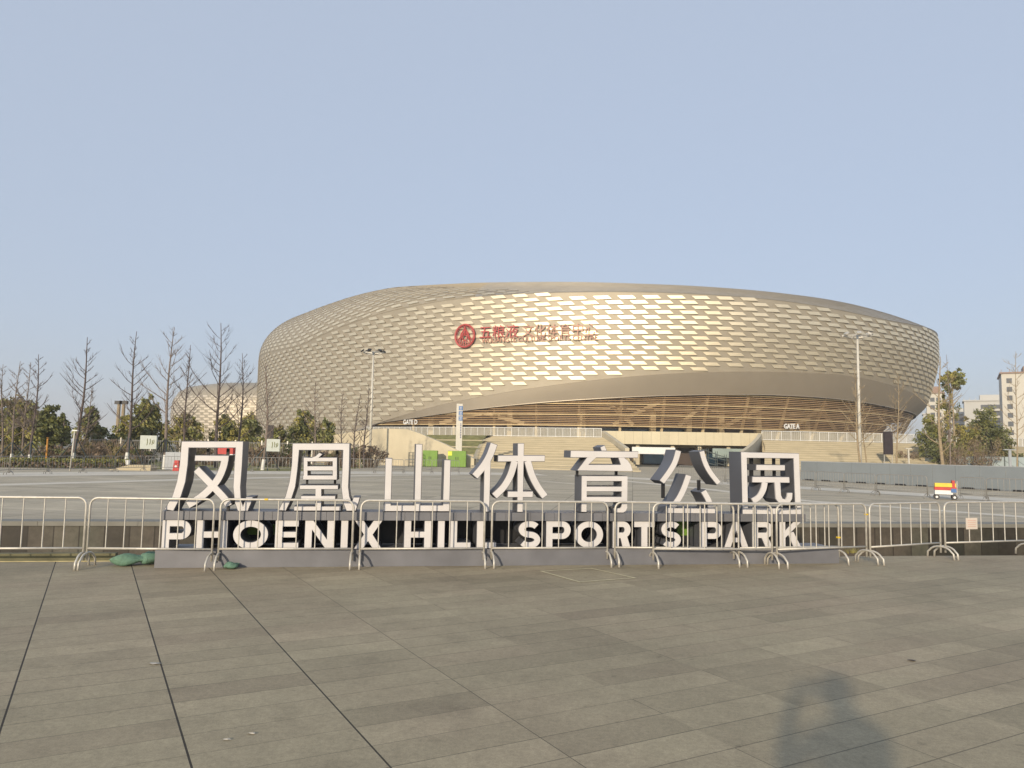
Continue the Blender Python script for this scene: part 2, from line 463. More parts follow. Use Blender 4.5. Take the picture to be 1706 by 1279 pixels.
shan = [Pg([(832, 378), (886, 380), (874, 783), (819, 783)], c3), Pg([(1062, 271), (1115, 272), (1102, 770), (1050, 770)], c3),
        Pg([(1278, 391), (1331, 392), (1320, 784), (1266, 784)], c3), Pg([(816, 736), (1321, 736), (1319, 786), (815, 785)], c3)]
ti = [S([(334, 268), (300, 360), (253, 440), (186, 520)], 58, c4), Pg([(258, 440), (310, 372), (299, 790), (250, 790)], c4),
      Pg([(512, 265), (564, 265), (554, 791), (508, 791)], c4), Pg([(362, 357), (723, 357), (721, 406), (360, 408)], c4),
      S([(492, 398), (458, 510), (405, 600), (334, 670)], 56, c4), S([(588, 398), (622, 510), (668, 600), (722, 674)], 56, c4),
      Pg([(437, 630), (632, 630), (629, 679), (434, 679)], c4)]
yu = [Pg([(1140, 296), (1175, 279), (1195, 326), (1150, 326)], c4), Pg([(915, 320), (1432, 328), (1430, 379), (912, 376)], c4),
      Pg([(1042, 370), (1118, 370), (1060, 425), (1010, 474), (962, 474)], c4), Pg([(1004, 427), (1322, 427), (1390, 481), (964, 476)], c4),
      Pg([(1275, 372), (1322, 372), (1352, 395), (1376, 430), (1393, 480), (1310, 474), (1292, 420)], c4),
      Pg([(998, 512), (1042, 512), (1039, 791), (995, 791)], c4),
      Pg([(1303, 515), (1351, 515), (1348, 758), (1338, 783), (1315, 796), (1247, 796), (1240, 757), (1290, 757), (1300, 745)], c4),
      Pg(rect(1006, 513, 1346, 557), c4), Pg(rect(1006, 593, 1340, 635), c4), Pg(rect(1006, 671, 1340, 716), c4)]
gong = [S([(412, 320), (385, 410), (342, 485), (284, 563)], 46, c5), S([(588, 324), (615, 415), (655, 490), (720, 573)], 41, c5),
        S([(490, 508), (455, 605), (412, 690), (345, 775)], 47, c5), Pg([(326, 755), (690, 757), (693, 802), (321, 800)], c5),
        S([(600, 628), (640, 700), (668, 790)], 46, c5)]
yuan = [Pg([(885, 330), (932, 331), (944, 811), (898, 811)], c5), Pg([(1283, 340), (1330, 342), (1347, 815), (1300, 815)], c5),
        Pg([(888, 331), (1326, 341), (1327, 384), (890, 379)], c5), Pg([(902, 757), (1340, 760), (1342, 813), (903, 809)], c5),
        Pg([(1002, 427), (1222, 430), (1222, 476), (1000, 473)], c5), Pg([(972, 518), (1255, 521), (1257, 569), (970, 566)], c5),
        S([(1068, 560), (1055, 620), (1022, 675), (972, 706)], 48, c5),
        Pg([(1138, 560), (1184, 560), (1192, 660), (1202, 684), (1222, 690), (1232, 670), (1236, 640), (1279, 640), (1276, 690), (1256, 722), (1215, 732), (1172, 720), (1148, 690)], c5)]
for pl, lb in ((feng, 'first Chinese character, a tall frame with a cross inside'), (huang, 'second Chinese character, a frame round a boxed column'),
               (shan, 'three upright bars on a base, the character for hill'), (ti, 'fourth character with a splayed right half'),
               (yu, 'fifth character with a wide bar on top'), (gong, 'sixth character of slanting strokes'), (yuan, 'last character, a square box round a small figure')):
    letter(pl, lb, CH0, CH1)
# the black pins that carry the loose strokes
for (x0, y0, x1, y1, c) in ((410, 318, 426, 345, c2), (562, 318, 580, 345, c2), (565, 735, 582, 785, c2), (235, 320, 248, 378, c3), (452, 320, 466, 378, c3), (218, 545, 232, 584, c3), (434, 545, 449, 584, c3),
                            (984, 478, 998, 512, c4), (1286, 478, 1300, 512, c4), (1004, 384, 1022, 428, c5), (1092, 384, 1108, 428, c5), (1180, 384, 1192, 428, c5),
                            (1004, 474, 1022, 519, c5), (1092, 474, 1108, 519, c5), (1184, 474, 1196, 519, c5), (322, 560, 340, 680, c5), (600, 560, 615, 640, c5)):
    a = sp(c[0] + x0 / c[2], c[1] + y0 / c[2]); b = sp(c[0] + x1 / c[2], c[1] + y1 / c[2])
    g = MB(); g.box(((a[0] + b[0]) / 2, .28, (a[1] + b[1]) / 2), (abs(b[0] - a[0]), .07, abs(a[1] - b[1]) + .04)); g.build('fixing_pin', M['black'], sign)

# ---- the English line
Z0, Z1 = PH + .004, BZ0 - .003
LH = Z1 - Z0
ST = .108
def arc(cx, cz, rx, rz, a0, a1, n=14):
    return [(cx + rx * cos(radians(a0 + (a1 - a0) * i / n)), cz + rz * sin(radians(a0 + (a1 - a0) * i / n))) for i in range(n + 1)]
def half_ring(cx, cz, rx, rz, t, a0, a1, n=18):
    return arc(cx, cz, rx, rz, a0, a1, n) + arc(cx, cz, rx - t, rz - t * .92, a1, a0, n)
def glyph(ch, w_):
    h, t = LH, ST; tv = t * .88
    R = lambda x0, z0, x1, z1: [(x0, z0), (x1, z0), (x1, z1), (x0, z1)]
    if ch == 'I': return [R(0, 0, w_, h)]
    if ch == 'L': return [R(0, 0, t, h), R(t * .5, 0, w_, tv)]
    if ch == 'H': return [R(0, 0, t, h), R(w_ - t, 0, w_, h), R(t * .5, h * .5 - tv / 2, w_ - t * .5, h * .5 + tv / 2)]
    if ch == 'E': return [R(0, 0, t, h), R(t * .5, 0, w_, tv), R(t * .5, h - tv, w_ * .98, h), R(t * .5, h * .5 - tv * .46, w_ * .9, h * .5 + tv * .46)]
    if ch == 'T': return [R(0, h - tv, w_, h), R(w_ / 2 - t / 2, 0, w_ / 2 + t / 2, h - tv * .5)]
    if ch == 'N': return [R(0, 0, t, h), R(w_ - t, 0, w_, h), [(0, h), (t * 1.12, h), (w_, 0), (w_ - t * 1.12, 0)]]
    if ch == 'X': return [[(0, 0), (t * 1.25, 0), (w_, h), (w_ - t * 1.25, h)], [(0, h), (t * 1.25, h), (w_, 0), (w_ - t * 1.25, 0)]]
    if ch == 'A': return [[(0, 0), (t * 1.08, 0), (w_ / 2 + t * .5, h), (w_ / 2 - t * .5, h)], [(w_, 0), (w_ - t * 1.08, 0), (w_ / 2 - t * .5, h), (w_ / 2 + t * .5, h)], R(w_ * .22, h * .2, w_ * .78, h * .2 + tv * .85)]
    if ch == 'K': return [R(0, 0, t, h), [(t * .6, h * .28), (t * .6, h * .58), (w_ - t * 1.3, h), (w_, h)], [(w_ * .36, h * .56), (w_ * .64, h * .62), (w_, 0), (w_ - t * 1.3, 0)]]
    if ch == 'O': return [half_ring(w_ / 2, h / 2, w_ / 2, h / 2, t, 90, 270), half_ring(w_ / 2, h / 2, w_ / 2, h / 2, t, -90, 90)]
    if ch in 'PR':
        zb = h * .33 if ch == 'P' else h * .36
        rz = (h - zb) / 2; cz = zb + rz; rx = min(w_ * .5, rz)
        bowl = [(t * .5, h)] + arc(w_ - rx, cz, rx, rz, 90, -90, 16) + [(t * .5, zb), (t * .5, zb + tv)] + arc(w_ - rx, cz, rx - t, rz - tv, -90, 90, 16) + [(t * .5, h - tv)]
        out = [R(0, 0, t, h), bowl]
        if ch == 'R': out.append([(w_ * .38, zb + tv * .6), (w_ * .38 + t * 1.1, zb + tv * .6), (w_, 0), (w_ - t * 1.25, 0)])
        return out
    if ch == 'S':
        rz1 = (h - tv) / 4; x0, x1 = w_ * .5, w_ * .5
        rx = w_ / 2 - t / 2
        cu, cl = h - tv / 2 - rz1, tv / 2 + rz1
        p = arc(w_ / 2, cu, rx, rz1, 28, 250, 16) + arc(w_ / 2, cl, rx, rz1, 70, -152, 16)
        return [stroke(p, (t + tv) / 2 * .98)]
EN = [('P', 269.5, 318.5), ('H', 327, 379), ('O', 388, 447), ('E', 458, 498), ('N', 507.5, 557), ('I', 567.5, 579.5), ('X', 590, 637),
      ('H', 673, 718.5), ('I', 729, 740), ('L', 750, 785), ('L', 794, 827), ('S', 863, 901), ('P', 909.5, 951), ('O', 957.5, 1005), ('R', 1020.5, 1051),
      ('T', 1056, 1091), ('S', 1101, 1135), ('P', 1167.5, 1203), ('A', 1206, 1247), ('R', 1253, 1288), ('K', 1298.5, 1335)]
words = ['PHOENIX'] * 7 + ['HILL'] * 4 + ['SPORTS'] * 6 + ['PARK'] * 4
for (ch, xa, xb), wd in zip(EN, words):
    u0 = sp(xa, 892)[0]; u1 = sp(xb, 892)[0]
    if ch == 'I': u1 = u0 + ST
    pl = [[(u0 + x, Z0 + z) for x, z in q] for q in glyph(ch, u1 - u0)]
    letter(pl, 'white letter %s of the word %s' % (ch, wd), .075, .58, .005)

for i, (x, y) in enumerate(((436, 884), (1142, 880))):  # small green boxes added behind the letters, not lamps
    a = sp(x, y, .62)
    g = MB(); o = thing('floodlight', ('green flood lamp seen through the letter O of PHOENIX', 'green flood lamp seen beside the last S of SPORTS')[i], 'lamp', sign.matrix_basis @ Vector((a[0], .632, PH + .002)), SA, 'green lamps behind the letters')
    g.box((0, 0, .225 if i == 0 else .25), (.42 if i == 0 else .3, .06, .15 if i == 0 else .22)); g.build('lamp_body', M['green_box'], o)
    g = MB(); g.box((0, 0, .085), (.05, .05, .17)); g.build('stem', M['black'], o)

# ================================================================ CROWD BARRIERS
BL, BHT = 1.95, .975
def make_barrier(name, label, m, sides=8, nbars=6, group=None, tie=False):
    o = thing(name, label, 'barrier', (0, 0, 0), 0, group)
    r = .017
    cr = .11
    pts = [(.022, 0, .10), (.022, 0, BHT - cr)] + [(.022 + cr - cr * cos(a), 0, BHT - cr + cr * sin(a)) for a in (pi / 8, pi / 4, 3 * pi / 8)] + [(.022 + cr, 0, BHT)]
    pts2 = [(BL - x, y, z) for x, y, z in pts][::-1]
    g = MB(); g.tube(pts + pts2, r, sides); g.build('frame', m, o, True)
    g = MB(); g.tube([(.022, 0, .27), (BL - .022, 0, .27)], r * .9, sides); g.build('bottom_rail', m, o, True)
    g = MB()
    for i in range(nbars):
        x = .022 + (BL - .044) * (i + 1) / (nbars + 1)
        g.tube([(x, 0, .27), (x, 0, BHT)], .0095, max(5, sides - 2), cap=False)
    g.build('bar_panel', m, o, True)
    for x in (.03, BL - .03):
        g = MB()
        hp = [(x, -.245, 0), (x, -.235, .10)] + [(x, -.205 * cos(a), .10 + .11 * sin(a)) for a in [k * pi / 10 for k in range(1, 10)]] + [(x, .235, .10), (x, .245, 0)]
        g.tube(hp, r * .95, sides); g.build('foot', m, o, True)
    if tie:
        g = MB(); g.box((BL, 0, .78), (.09, .05, .022)); g.build('cable_tie', M['tie'], o)
    return o
_e = gnd(139, 945.5)
near = [((_e.x - 1.92, _e.y - .30), (_e.x, _e.y), 'barrier cut off by the left edge of the photo'),
        (None, (141, 354, 945.5, 947), 'pale steel barrier standing by the green sandbags and the letters PH'),
        (None, (360, 588, 946, 945), 'pale steel barrier across the letters OEN of PHOENIX'),
        (None, (596, 808, 945, 943.5), 'pale steel barrier across the X and the word HILL'),
        (None, (816, 1014, 943, 941.5), 'pale steel barrier across the first letters of SPORTS'),
        (None, (1022, 1225, 941, 941.5), 'rear pale steel barrier across the letters RTS, overlapped by another'),
        (None, (1086, 1289, 943.5, 943.5), 'front pale steel barrier overlapping its neighbours before S and P'),
        (None, (1229, 1400, 941.5, 938), 'pale steel barrier set behind another across the K of PARK'),
        (None, (1293, 1446, 944, 938), 'pale steel barrier in front of another just past the K of PARK'),
        (None, (1449, 1569, 939, 930), 'pale steel barrier before the dark trench wall, next to the weed tuft'),
        (None, (1574, 1737, 930, 924), 'pale steel barrier carrying a small white notice')]
proto = None
notice_at = None
for i, nb in enumerate(near):
    if nb[0]: a, b = Vector((*nb[0], 0)), Vector((*nb[1], 0))
    else:
        xa, xb, ya, yb = nb[1]; a, b = gnd(xa, ya), gnd(xb, yb)
    rz = atan2(b.y - a.y, b.x - a.x)
    if proto is None:
        proto = make_barrier('crowd_barrier', nb[2], M['galv'], group='steel barriers in front of the sign')
        proto.location = a; proto.rotation_euler.z = rz
    else:
        s = (b - a).length / BL
        s = max(.86, min(1.05, s))
        dup(proto, a, rz, nb[2], (s, 1, 1))
    if i == 10: notice_at = (a, rz)
    if i in (2, 7, 8):
        g = MB(); g.box((0, 0, 0), (.05, .05, .025)); tc_ = g.build('cable_tie', M['tie'], COL.objects[-1] if False else None)
        tc_.parent = bnow = [o_ for o_ in COL.objects if o_.get('label') == nb[2]][0]; tc_.location = ((.66, 0, BHT + .004), (BL - .03, 0, .42), (BL - .01, 0, .80))[(2, 7, 8).index(i)]
a, rz = notice_at
g = MB(); g.box((.62, -.03, .60), (.27, .006, .2), m=0)
for k in range(4): g.box((.62, -.0342, .655 - .035 * k), (.19, .003, .006), m=1)
M['card'] = mat('cream_card', (.62, .54, .46), .7, var=.04); M['pale_red'] = mat('faded_red_print', (.55, .25, .2), .7)
tag(g.build('notice_card', [M['card'], M['pale_red']], loc=a, rz=rz), 'small white notice with red lines tied to a barrier', 'notice')

def sack(mb, c, L, W, H, rz, seed):
    rnd = random.Random(seed); rows = []
    R = Matrix.Rotation(rz, 3, 'Z')
    for i in range(15):
        t = i / 14; x = (t - .5) * L
        e = (1 - abs(2 * t - 1) ** 2.6) ** .5 * (.55 + .45 * sin(pi * min(1, t * 1.25)))
        if i >= 12: e = max(e, .28 + .1 * (i - 12))
        row = []
        for k in range(16):
            a = 2 * pi * k / 16
            wob = 1 + .13 * sin(3 * a + 5 * t + seed) + rnd.uniform(-.05, .05)
            p = R @ Vector((x, W / 2 * e * cos(a) * wob, 0)) + Vector((c[0], c[1], c[2]))
            p.z += max(-H / 2, H / 2 * e * sin(a) * wob) + H / 2
            row.append(p)
        rows.append(row)
    mb.grid(rows, close=True)
for i, (x, y, L, W, H, rz, lb) in enumerate(((214, 942, .52, .30, .17, .25, 'limp green sandbag with a gathered neck lying left of the plinth'),
                                   (246, 940, .36, .28, .18, 2.9, 'plump green sandbag pressed against the plinth end'), (367, 938, .24, .2, .1, 1.3, 'green sandbag tucked behind a barrier foot against the plinth'))):
    g = MB(); p = gnd(x, y); sack(g, (0, 0, .0), L, W, H, rz, i)
    if i == 2: p = P0 + EX * 1.06 - NX * .13
    tag(g.build('sandbag', M['sack'], smooth=True, loc=p), lb, 'sandbag', 'green sandbags by the plinth')
g = MB()
p = gnd(1420, 921)
for k in range(60):
    a = random.uniform(0, 6.28); r = random.uniform(0, .12); h = random.uniform(.04, .13)
    b = Vector((r * cos(a) * 1.6, r * sin(a), 0)); d = Vector((cos(a), sin(a), 0)) * random.uniform(.01, .07)
    s_ = Vector((-sin(a), cos(a), 0)) * .006
    g.face([b - s_, b + s_, b + d + Vector((0, 0, h))])
tag(g.build('weed', M['leaf_c'], loc=p), 'small weed tuft growing at the trench edge behind the barriers', 'weed')

# ================================================================ ARENA
CX, CY = 14.54, 247.2
EA, EB, EPH = 118.2, 93.0, 1.993
_cd = hypot(CX, CY)
fx, fy, rx_, ry_ = -CX / _cd, -CY / _cd, CY / _cd, -CX / _cd
def RF(ps):                              # plan radius of the outer wall (an ellipse) at polar angle ps, 0 = towards the camera, + = right
    a = radians(ps); dx, dy = fx * cos(a) + rx_ * sin(a), fy * cos(a) + ry_ * sin(a)
    u, v = dx * cos(EPH) + dy * sin(EPH), -dx * sin(EPH) + dy * cos(EPH)
    return 1.0 / sqrt((u / EA) ** 2 + (v / EB) ** 2)
def ellhit(x, y, s=94.0):
    """photo column/row -> (polar angle, height) on the wall ellipse scaled to s/94"""
    r = ray(x, y); k = s / 94.0; c, q = cos(EPH), sin(EPH)
    ox, oy = (-CX * c - CY * q) / (EA * k), (CX * q - CY * c) / (EB * k)
    ex, ey = (r[0] * c + r[1] * q) / (EA * k), (-r[0] * q + r[1] * c) / (EB * k)
    A_ = ex * ex + ey * ey; B_ = ox * ex + oy * ey; D_ = B_ * B_ - A_ * (ox * ox + oy * oy - 1)
    if D_ < 0: return None
    t = (-B_ - sqrt(D_)) / A_
    px, py = r[0] * t - CX, r[1] * t - CY
    return math.degrees(atan2(px * rx_ + py * ry_, px * fx + py * fy)), EYE + r[2] * t
def psx(x, s=94.0):
    while ellhit(x, 735, s) is None: x += 2 if x < 950 else -2
    return ellhit(x, 735, s)[0]
def pol(ps, r, z):
    a = radians(ps); k = r * RF(ps) / 94.0
    return Vector((CX + k * (fx * cos(a) + rx_ * sin(a)), CY + k * (fy * cos(a) + ry_ * sin(a)), z))
def itp(tab, x):
    if x <= tab[0][0]: return tab[0][1]
    for (a, b), (c, d) in zip(tab, tab[1:]):
        if x <= c: return b + (d - b) * ((x - a) / (c - a))
    return tab[-1][1]
def itps(tab, x):                       # smoothed
    return sum(itp(tab, x + d) * w_ for d, w_ in ((-4, .1), (-2, .2), (0, .4), (2, .2), (4, .1)))
def wrap(p): return (p + 180) % 360 - 180
ZC = [(-180, 26), (-90, 27), (-68, 27.6), (-58, 26.8), (-48, 26.0)] + [ellhit(*p) for p in ((500, 577), (560, 548), (640, 520), (740, 500), (820, 492), (900, 488), (1000, 486), (1100, 487), (1200, 492), (1300, 500), (1400, 517), (1480, 535))] + [(42, 29.2), (50, 30), (62, 30), (90, 28), (180, 26)]
ZR = [(-180, 36), (-90, 39), (-75, 39.8), (-60, 39.4), (-50, 38.5), (-40, 38.6), (-30, 38.7), (-20, 38.4), (-10, 37.9), (0, 37.1), (10, 36.3), (20, 36.1), (30, 36.4), (40, 37.3), (50, 38), (60, 37.4), (90, 36), (180, 36)]
LU = [(-180, 0), (-32, 0), (-27, 4.0)] + [ellhit(x, y, 92.5) for x, y in ((640, 704), (660, 698), (720, 680), (790, 665), (860, 652), (930, 642), (1000, 633), (1100, 624), (1200, 620), (1280, 620), (1350, 622), (1400, 624), (1450, 632), (1500, 645), (1530, 658), (1545, 668))] + [(60, 14), (150, 13.5), (170, 0), (180, 0)]
LL = [(-180, -1), (-31, -1), (-28, 3.5)] + [ellhit(x, y, 91) for x, y in ((620, 708), (660, 703), (720, 694), (800, 682), (900, 671), (1000, 664), (1100, 659), (1200, 657), (1250, 656.5), (1350, 660), (1400, 664), (1450, 670), (1500, 680))] + [(50, 11.8), (60, 11.4), (150, 11.2), (170, -1), (180, -1)]
def lean(ps): return max(0.0, min(1.0, (ps + 9) / 42)) if ps < 90 else max(0.0, min(1.0, (170 - ps) / 60))
def RW(ps, z):
    if z >= 25: return 94.0
    return 94.0 - 4.4 * lean(ps) * ((25 - z) / 18.0) ** 1.3
def roofpt(ps, u):                      # u 0..1 from the rim to the roof ring
    zc, zr = itps(ZC, ps), itps(ZR, ps)
    soft = max(0.0, min(1.0, (-2.6 - ps) / 21)) if ps < 120 else 1.0
    s = (1 - soft) * u + soft * u * u
    hz = s * 1.35 - .35 * s * s
    sf = sqrt(max(0, 1 - (1 - s) ** 2.1))
    return 94.0 - 16.0 * s, zc + (zr - zc) * (hz * (1 - soft) + sf * soft)
def gold(name, col, rough, metal, var=.06):
    m = mat(name, col, rough, metal, var=var, scale=.35, detail=3)
    return m
M['panel'] = gold('champagne_panel_metal', (.82, .715, .52), .48, .78, .06)
M['shell'] = gold('bronze_grey_shell_metal', (.365, .32, .245), .6, .35, .05)
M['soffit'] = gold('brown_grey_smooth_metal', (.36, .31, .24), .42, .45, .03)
M['roofmetal'] = gold('grey_roof_metal', (.36, .335, .295), .5, .45, .07)
M['slat'] = mat('warm_timber_tone_slat', (.46, .305, .165), .5, .1, var=.15, scale=.5)
M['slat_gold'] = mat('gold_slat', (.62, .47, .26), .45, .3, var=.1, scale=.5)
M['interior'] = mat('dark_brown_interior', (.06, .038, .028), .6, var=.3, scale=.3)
M['tan'] = mat('tan_concrete', (.52, .42, .26), .7, var=.1, scale=.3)
M['glassblue'] = mat('dark_blue_glass', (.015, .035, .06), .12, 0, var=.4, scale=.4)
M['frost_green'] = mat('pale_green_glass', (.30, .36, .33), .25, var=.12, scale=.5)
M['infill'] = mat('milky_rail_glass', (.66, .62, .52), .25, var=.12, scale=.5); M['infill'].node_tree.nodes['Principled BSDF'].inputs['Alpha'].default_value = .5
M['railglass'] = mat('pale_rail_glass', (.50, .48, .42), .3, 0, var=.15, scale=.4)
M['red_letter'] = mat('red_sign_acrylic', (.44, .065, .06), .45, var=.08, scale=1)
M['tan_letter'] = mat('worn_red_brown_sign_acrylic', (.46, .22, .15), .45, var=.1, scale=1)  # paler red-brown than the first three characters

arena = thing('arena', 'huge round sports arena clad in champagne gold metal panels', 'arena', (CX, CY, 0))
def A(ps, r, z): return pol(ps, r, z) - Vector((CX, CY, 0))
NA = 300
def shellrows(n0, n1): pass
rows = []
angs = [wrap(-180 + 360.0 * i / NA) for i in range(NA)]
for k in range(13):
    rows.append([A(p, RW(p, itps(LU, p) + (itps(ZC, p) - itps(LU, p)) * k / 12) - .02, itps(LU, p) + (itps(ZC, p) - itps(LU, p)) * k / 12) for p in angs])
g = MB(); g.grid(rows, close=True); g.build('wall_shell', M['shell'], arena, True)
# roof in stepped, overlapping rings so it reads as long metal sheets
g = MB()
NS = 16
for k in range(NS):
    a0, a1 = k / NS, (k + 1) / NS
    lo, hi, up = [], [], []
    for p in angs:
        r0, z0 = roofpt(p, a0); r1, z1 = roofpt(p, a1)
        lo.append(A(p, r0 + .02, z0 - .02)); hi.append(A(p, r0 + .06, z0 + .12)); up.append(A(p, r1, z1))
    for j in range(NA):
        j2 = (j + 1) % NA; mi_ = 1 if -100 < angs[j] < -9 else 0
        g.face([lo[j], lo[j2], hi[j2], hi[j]], mi_); g.face([hi[j], hi[j2], up[j2], up[j]], mi_)
rr = [[A(p, *roofpt(p, 1.0)) for p in angs], [A(p, 60, itps(ZR, p) * .6 + 15.2) for p in angs], [A(p, 30, itps(ZR, p) * .2 + 31.5) for p in angs], [A(p, .5, 39.5) for p in angs]]
g.grid(rr, close=True)
g.build('roof', [M['roofmetal'], M['shell']], arena, False)
# raised shingles: a checker of tilted parallelogram plates
g = MB()
RH, PW = .915, 4.42
_cum = [(-180.0, 0.0)]
for i in range(1, 1441):
    a0_, a1_ = -180 + (i - 1) * .25, -180 + i * .25
    _cum.append((a1_, _cum[-1][1] + (pol(a1_, 94, 0) - pol(a0_, 94, 0)).length))
NP = int(round(_cum[-1][1] / PW)); _inv = [(b, a) for a, b in _cum]
import bisect
_ib = [b for b, a in _inv]
def PSI(c):
    c = c % NP; t = c / NP * _ib[-1]; i = max(1, bisect.bisect_left(_ib, t)); (b0, a0), (b1, a1) = _inv[i - 1], _inv[i]
    return a0 + (a1 - a0) * (t - b0) / (b1 - b0)
def plate(c0, wc, sk, z0, z1, b_out, side_out, roof=None):
    out = []; inn = []
    for (dc, tz, right) in ((sk, 0, 0), (sk + wc, 0, 1), (wc, 1, 1), (0, 1, 0)):
        p = PSI(c0 + dc)
        if roof is None: z = z0 + (z1 - z0) * tz; r = RW(p, z)
        else: r, z = roofpt(p, roof[0] + (roof[1] - roof[0]) * tz)
        off = .05 + (0 if tz else b_out) + side_out * right
        out.append(A(p, r + off, z + (off * .6 if roof else 0))); inn.append(A(p, r - .05, z))
    g.face(out, 0)
    g.face([inn[0], inn[1], out[1], out[0]], 1); g.face([inn[1], inn[2], out[2], out[1]], 1)
    g.face([inn[3], inn[0], out[0], out[3]], 1); g.face([inn[2], inn[3], out[3], out[2]], 1)
for rI in range(-1, 34):
    z0 = 2.0 + rI * RH; z1 = z0 + RH * .64
    for c in range(NP):
        cc = c + .5 * (rI % 2)
        p0, p1 = PSI(cc), PSI(cc + .75)
        if abs(p0) > 100 or p1 < p0: continue
        if z0 < max(itps(LU, p0), itps(LU, p1)) + .25 or z1 > min(itps(ZC, p0), itps(ZC, p1)) + .05: continue
        plate(cc, .60, .15, z0, z1, .06, .15)
# shingles carry on over the soft left shoulder of the roof
for rI in range(0, 16):
    for c in range(NP):
        cc = c + .5 * (rI % 2)
        p0 = PSI(cc)
        if not (-100 < p0 < -2): continue
        u0 = .01 + rI * .052
        if u0 > max(0, min(1, (-2.6 - p0) / 21)) * .85: continue
        plate(cc, .60, .15, 0, 0, .06, .06, roof=(u0, u0 + .034))
g.build('shingle_cladding', [M['panel'], M['shell']], arena)
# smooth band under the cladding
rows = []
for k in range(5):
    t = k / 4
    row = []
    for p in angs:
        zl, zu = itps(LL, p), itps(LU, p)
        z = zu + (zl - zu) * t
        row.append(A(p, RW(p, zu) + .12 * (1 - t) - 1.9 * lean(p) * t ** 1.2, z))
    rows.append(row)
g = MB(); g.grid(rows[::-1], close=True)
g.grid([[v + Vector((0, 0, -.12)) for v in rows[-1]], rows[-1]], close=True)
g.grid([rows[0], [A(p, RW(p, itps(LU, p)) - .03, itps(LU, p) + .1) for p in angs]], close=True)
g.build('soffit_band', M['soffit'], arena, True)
# louvre slats in the recess
def RSL(p, z):
    zu, zl = itps(LU, p), itps(LL, p)
    return RW(p, zu) - 1.9 * lean(p) - .45 - max(0, zl - z) * (.10 + .34 * lean(p))
g = MB()
k = 0
z = 6.5
while z < 13.2:
    seq = []
    for i in range(0, 506):
        p = -26 + i * .2
        ok = z < itps(LL, p) - .12
        if ok: seq.append(p)
        if (not ok or i == 505) and len(seq) > 1:
            big_ = (k % 6 == 0)
            hh = .115 if not big_ else .2
            mi = 1 if big_ else 0
            a_ = [A(q, RSL(q, z), z) for q in seq]; b_ = [A(q, RSL(q, z) - .28, z) for q in seq]
            a2 = [A(q, RSL(q, z) + .03, z + hh) for q in seq]; b2 = [A(q, RSL(q, z) - .25, z + hh) for q in seq]
            g.grid([b_, a_, a2, b2, b_], mi)
            seq = []
        elif not ok: seq = []
    z += .33; k += 1
g.build('louvre', [M['slat'], M['slat_gold']], arena)
# dark glazed wall behind
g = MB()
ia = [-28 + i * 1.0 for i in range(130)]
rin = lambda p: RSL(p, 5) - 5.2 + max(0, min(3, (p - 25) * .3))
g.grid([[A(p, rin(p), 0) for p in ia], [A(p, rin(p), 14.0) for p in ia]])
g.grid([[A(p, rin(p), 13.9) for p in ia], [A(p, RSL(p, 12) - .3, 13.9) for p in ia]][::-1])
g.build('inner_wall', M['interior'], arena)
g = MB()
ia = [-1 + i * 1.0 for i in range(16)]
g.grid([[A(p, rin(p) + .3, 4.0) for p in ia], [A(p, rin(p) + .3, 6.3) for p in ia]]); g.build('entrance_glazing', M['glassblue'], arena)
# columns, inner piers, struts
for x in (715, 775, 834, 896, 960, 1024, 1090, 1157, 1221, 1285, 1345, 1400, 1450, 1490):
    p = psx(x, 86); zt = itps(LL, p) + .3
    g = MB(); g.bar(A(p, RSL(p, 4) - .75, 3.9), A(p, RSL(p, zt) - .75, zt), .42, .42); g.build('column', M['tan'], arena)
for x in (745, 858, 965, 1073, 1130, 1183, 1245, 1330, 1420):
    p = psx(x, 82); zt = min(13, itps(LL, p) + .6)
    g = MB(); rr_ = RSL(p, 5) - 3.6; g.bar(A(p, rr_, 3.9), A(p, rr_, zt), 1.7, 1.0); g.build('pier', M['tan'], arena)
for x0, x1 in ((760, 830), (880, 820), (1010, 1085), (1040, 1000), (1110, 1155), (1180, 1260), (1290, 1345), (1370, 1330)):
    p, q_ = psx(x0, 83), psx(x1, 83)
    g = MB(); g.bar(A(p, RSL(p, 7) - 2.0, 6.9), A(q_, RSL(q_, 9) - 1.9, max(8, itps(LL, q_) - .6)), .45, .7); g.build('brace', M['tan'], arena)
for z_, a_, h_ in ((9.9, -7, .5), (12.0, 9, .4)):
    g = MB(); aa_ = [a_ + i for i in range(55)]; R_ = 0.0
    g.grid([[A(q, RSL(q, 6) - 2.9, z_ - h_ / 2) for q in aa_], [A(q, RSL(q, 6) - 2.2, z_ - h_ / 2) for q in aa_], [A(q, RSL(q, 6) - 2.2, z_ + h_ / 2) for q in aa_], [A(q, RSL(q, 6) - 2.9, z_ + h_ / 2) for q in aa_], [A(q, RSL(q, 6) - 2.9, z_ - h_ / 2) for q in aa_]])
    g.build('inner_gallery_beam', M['tan'], arena)

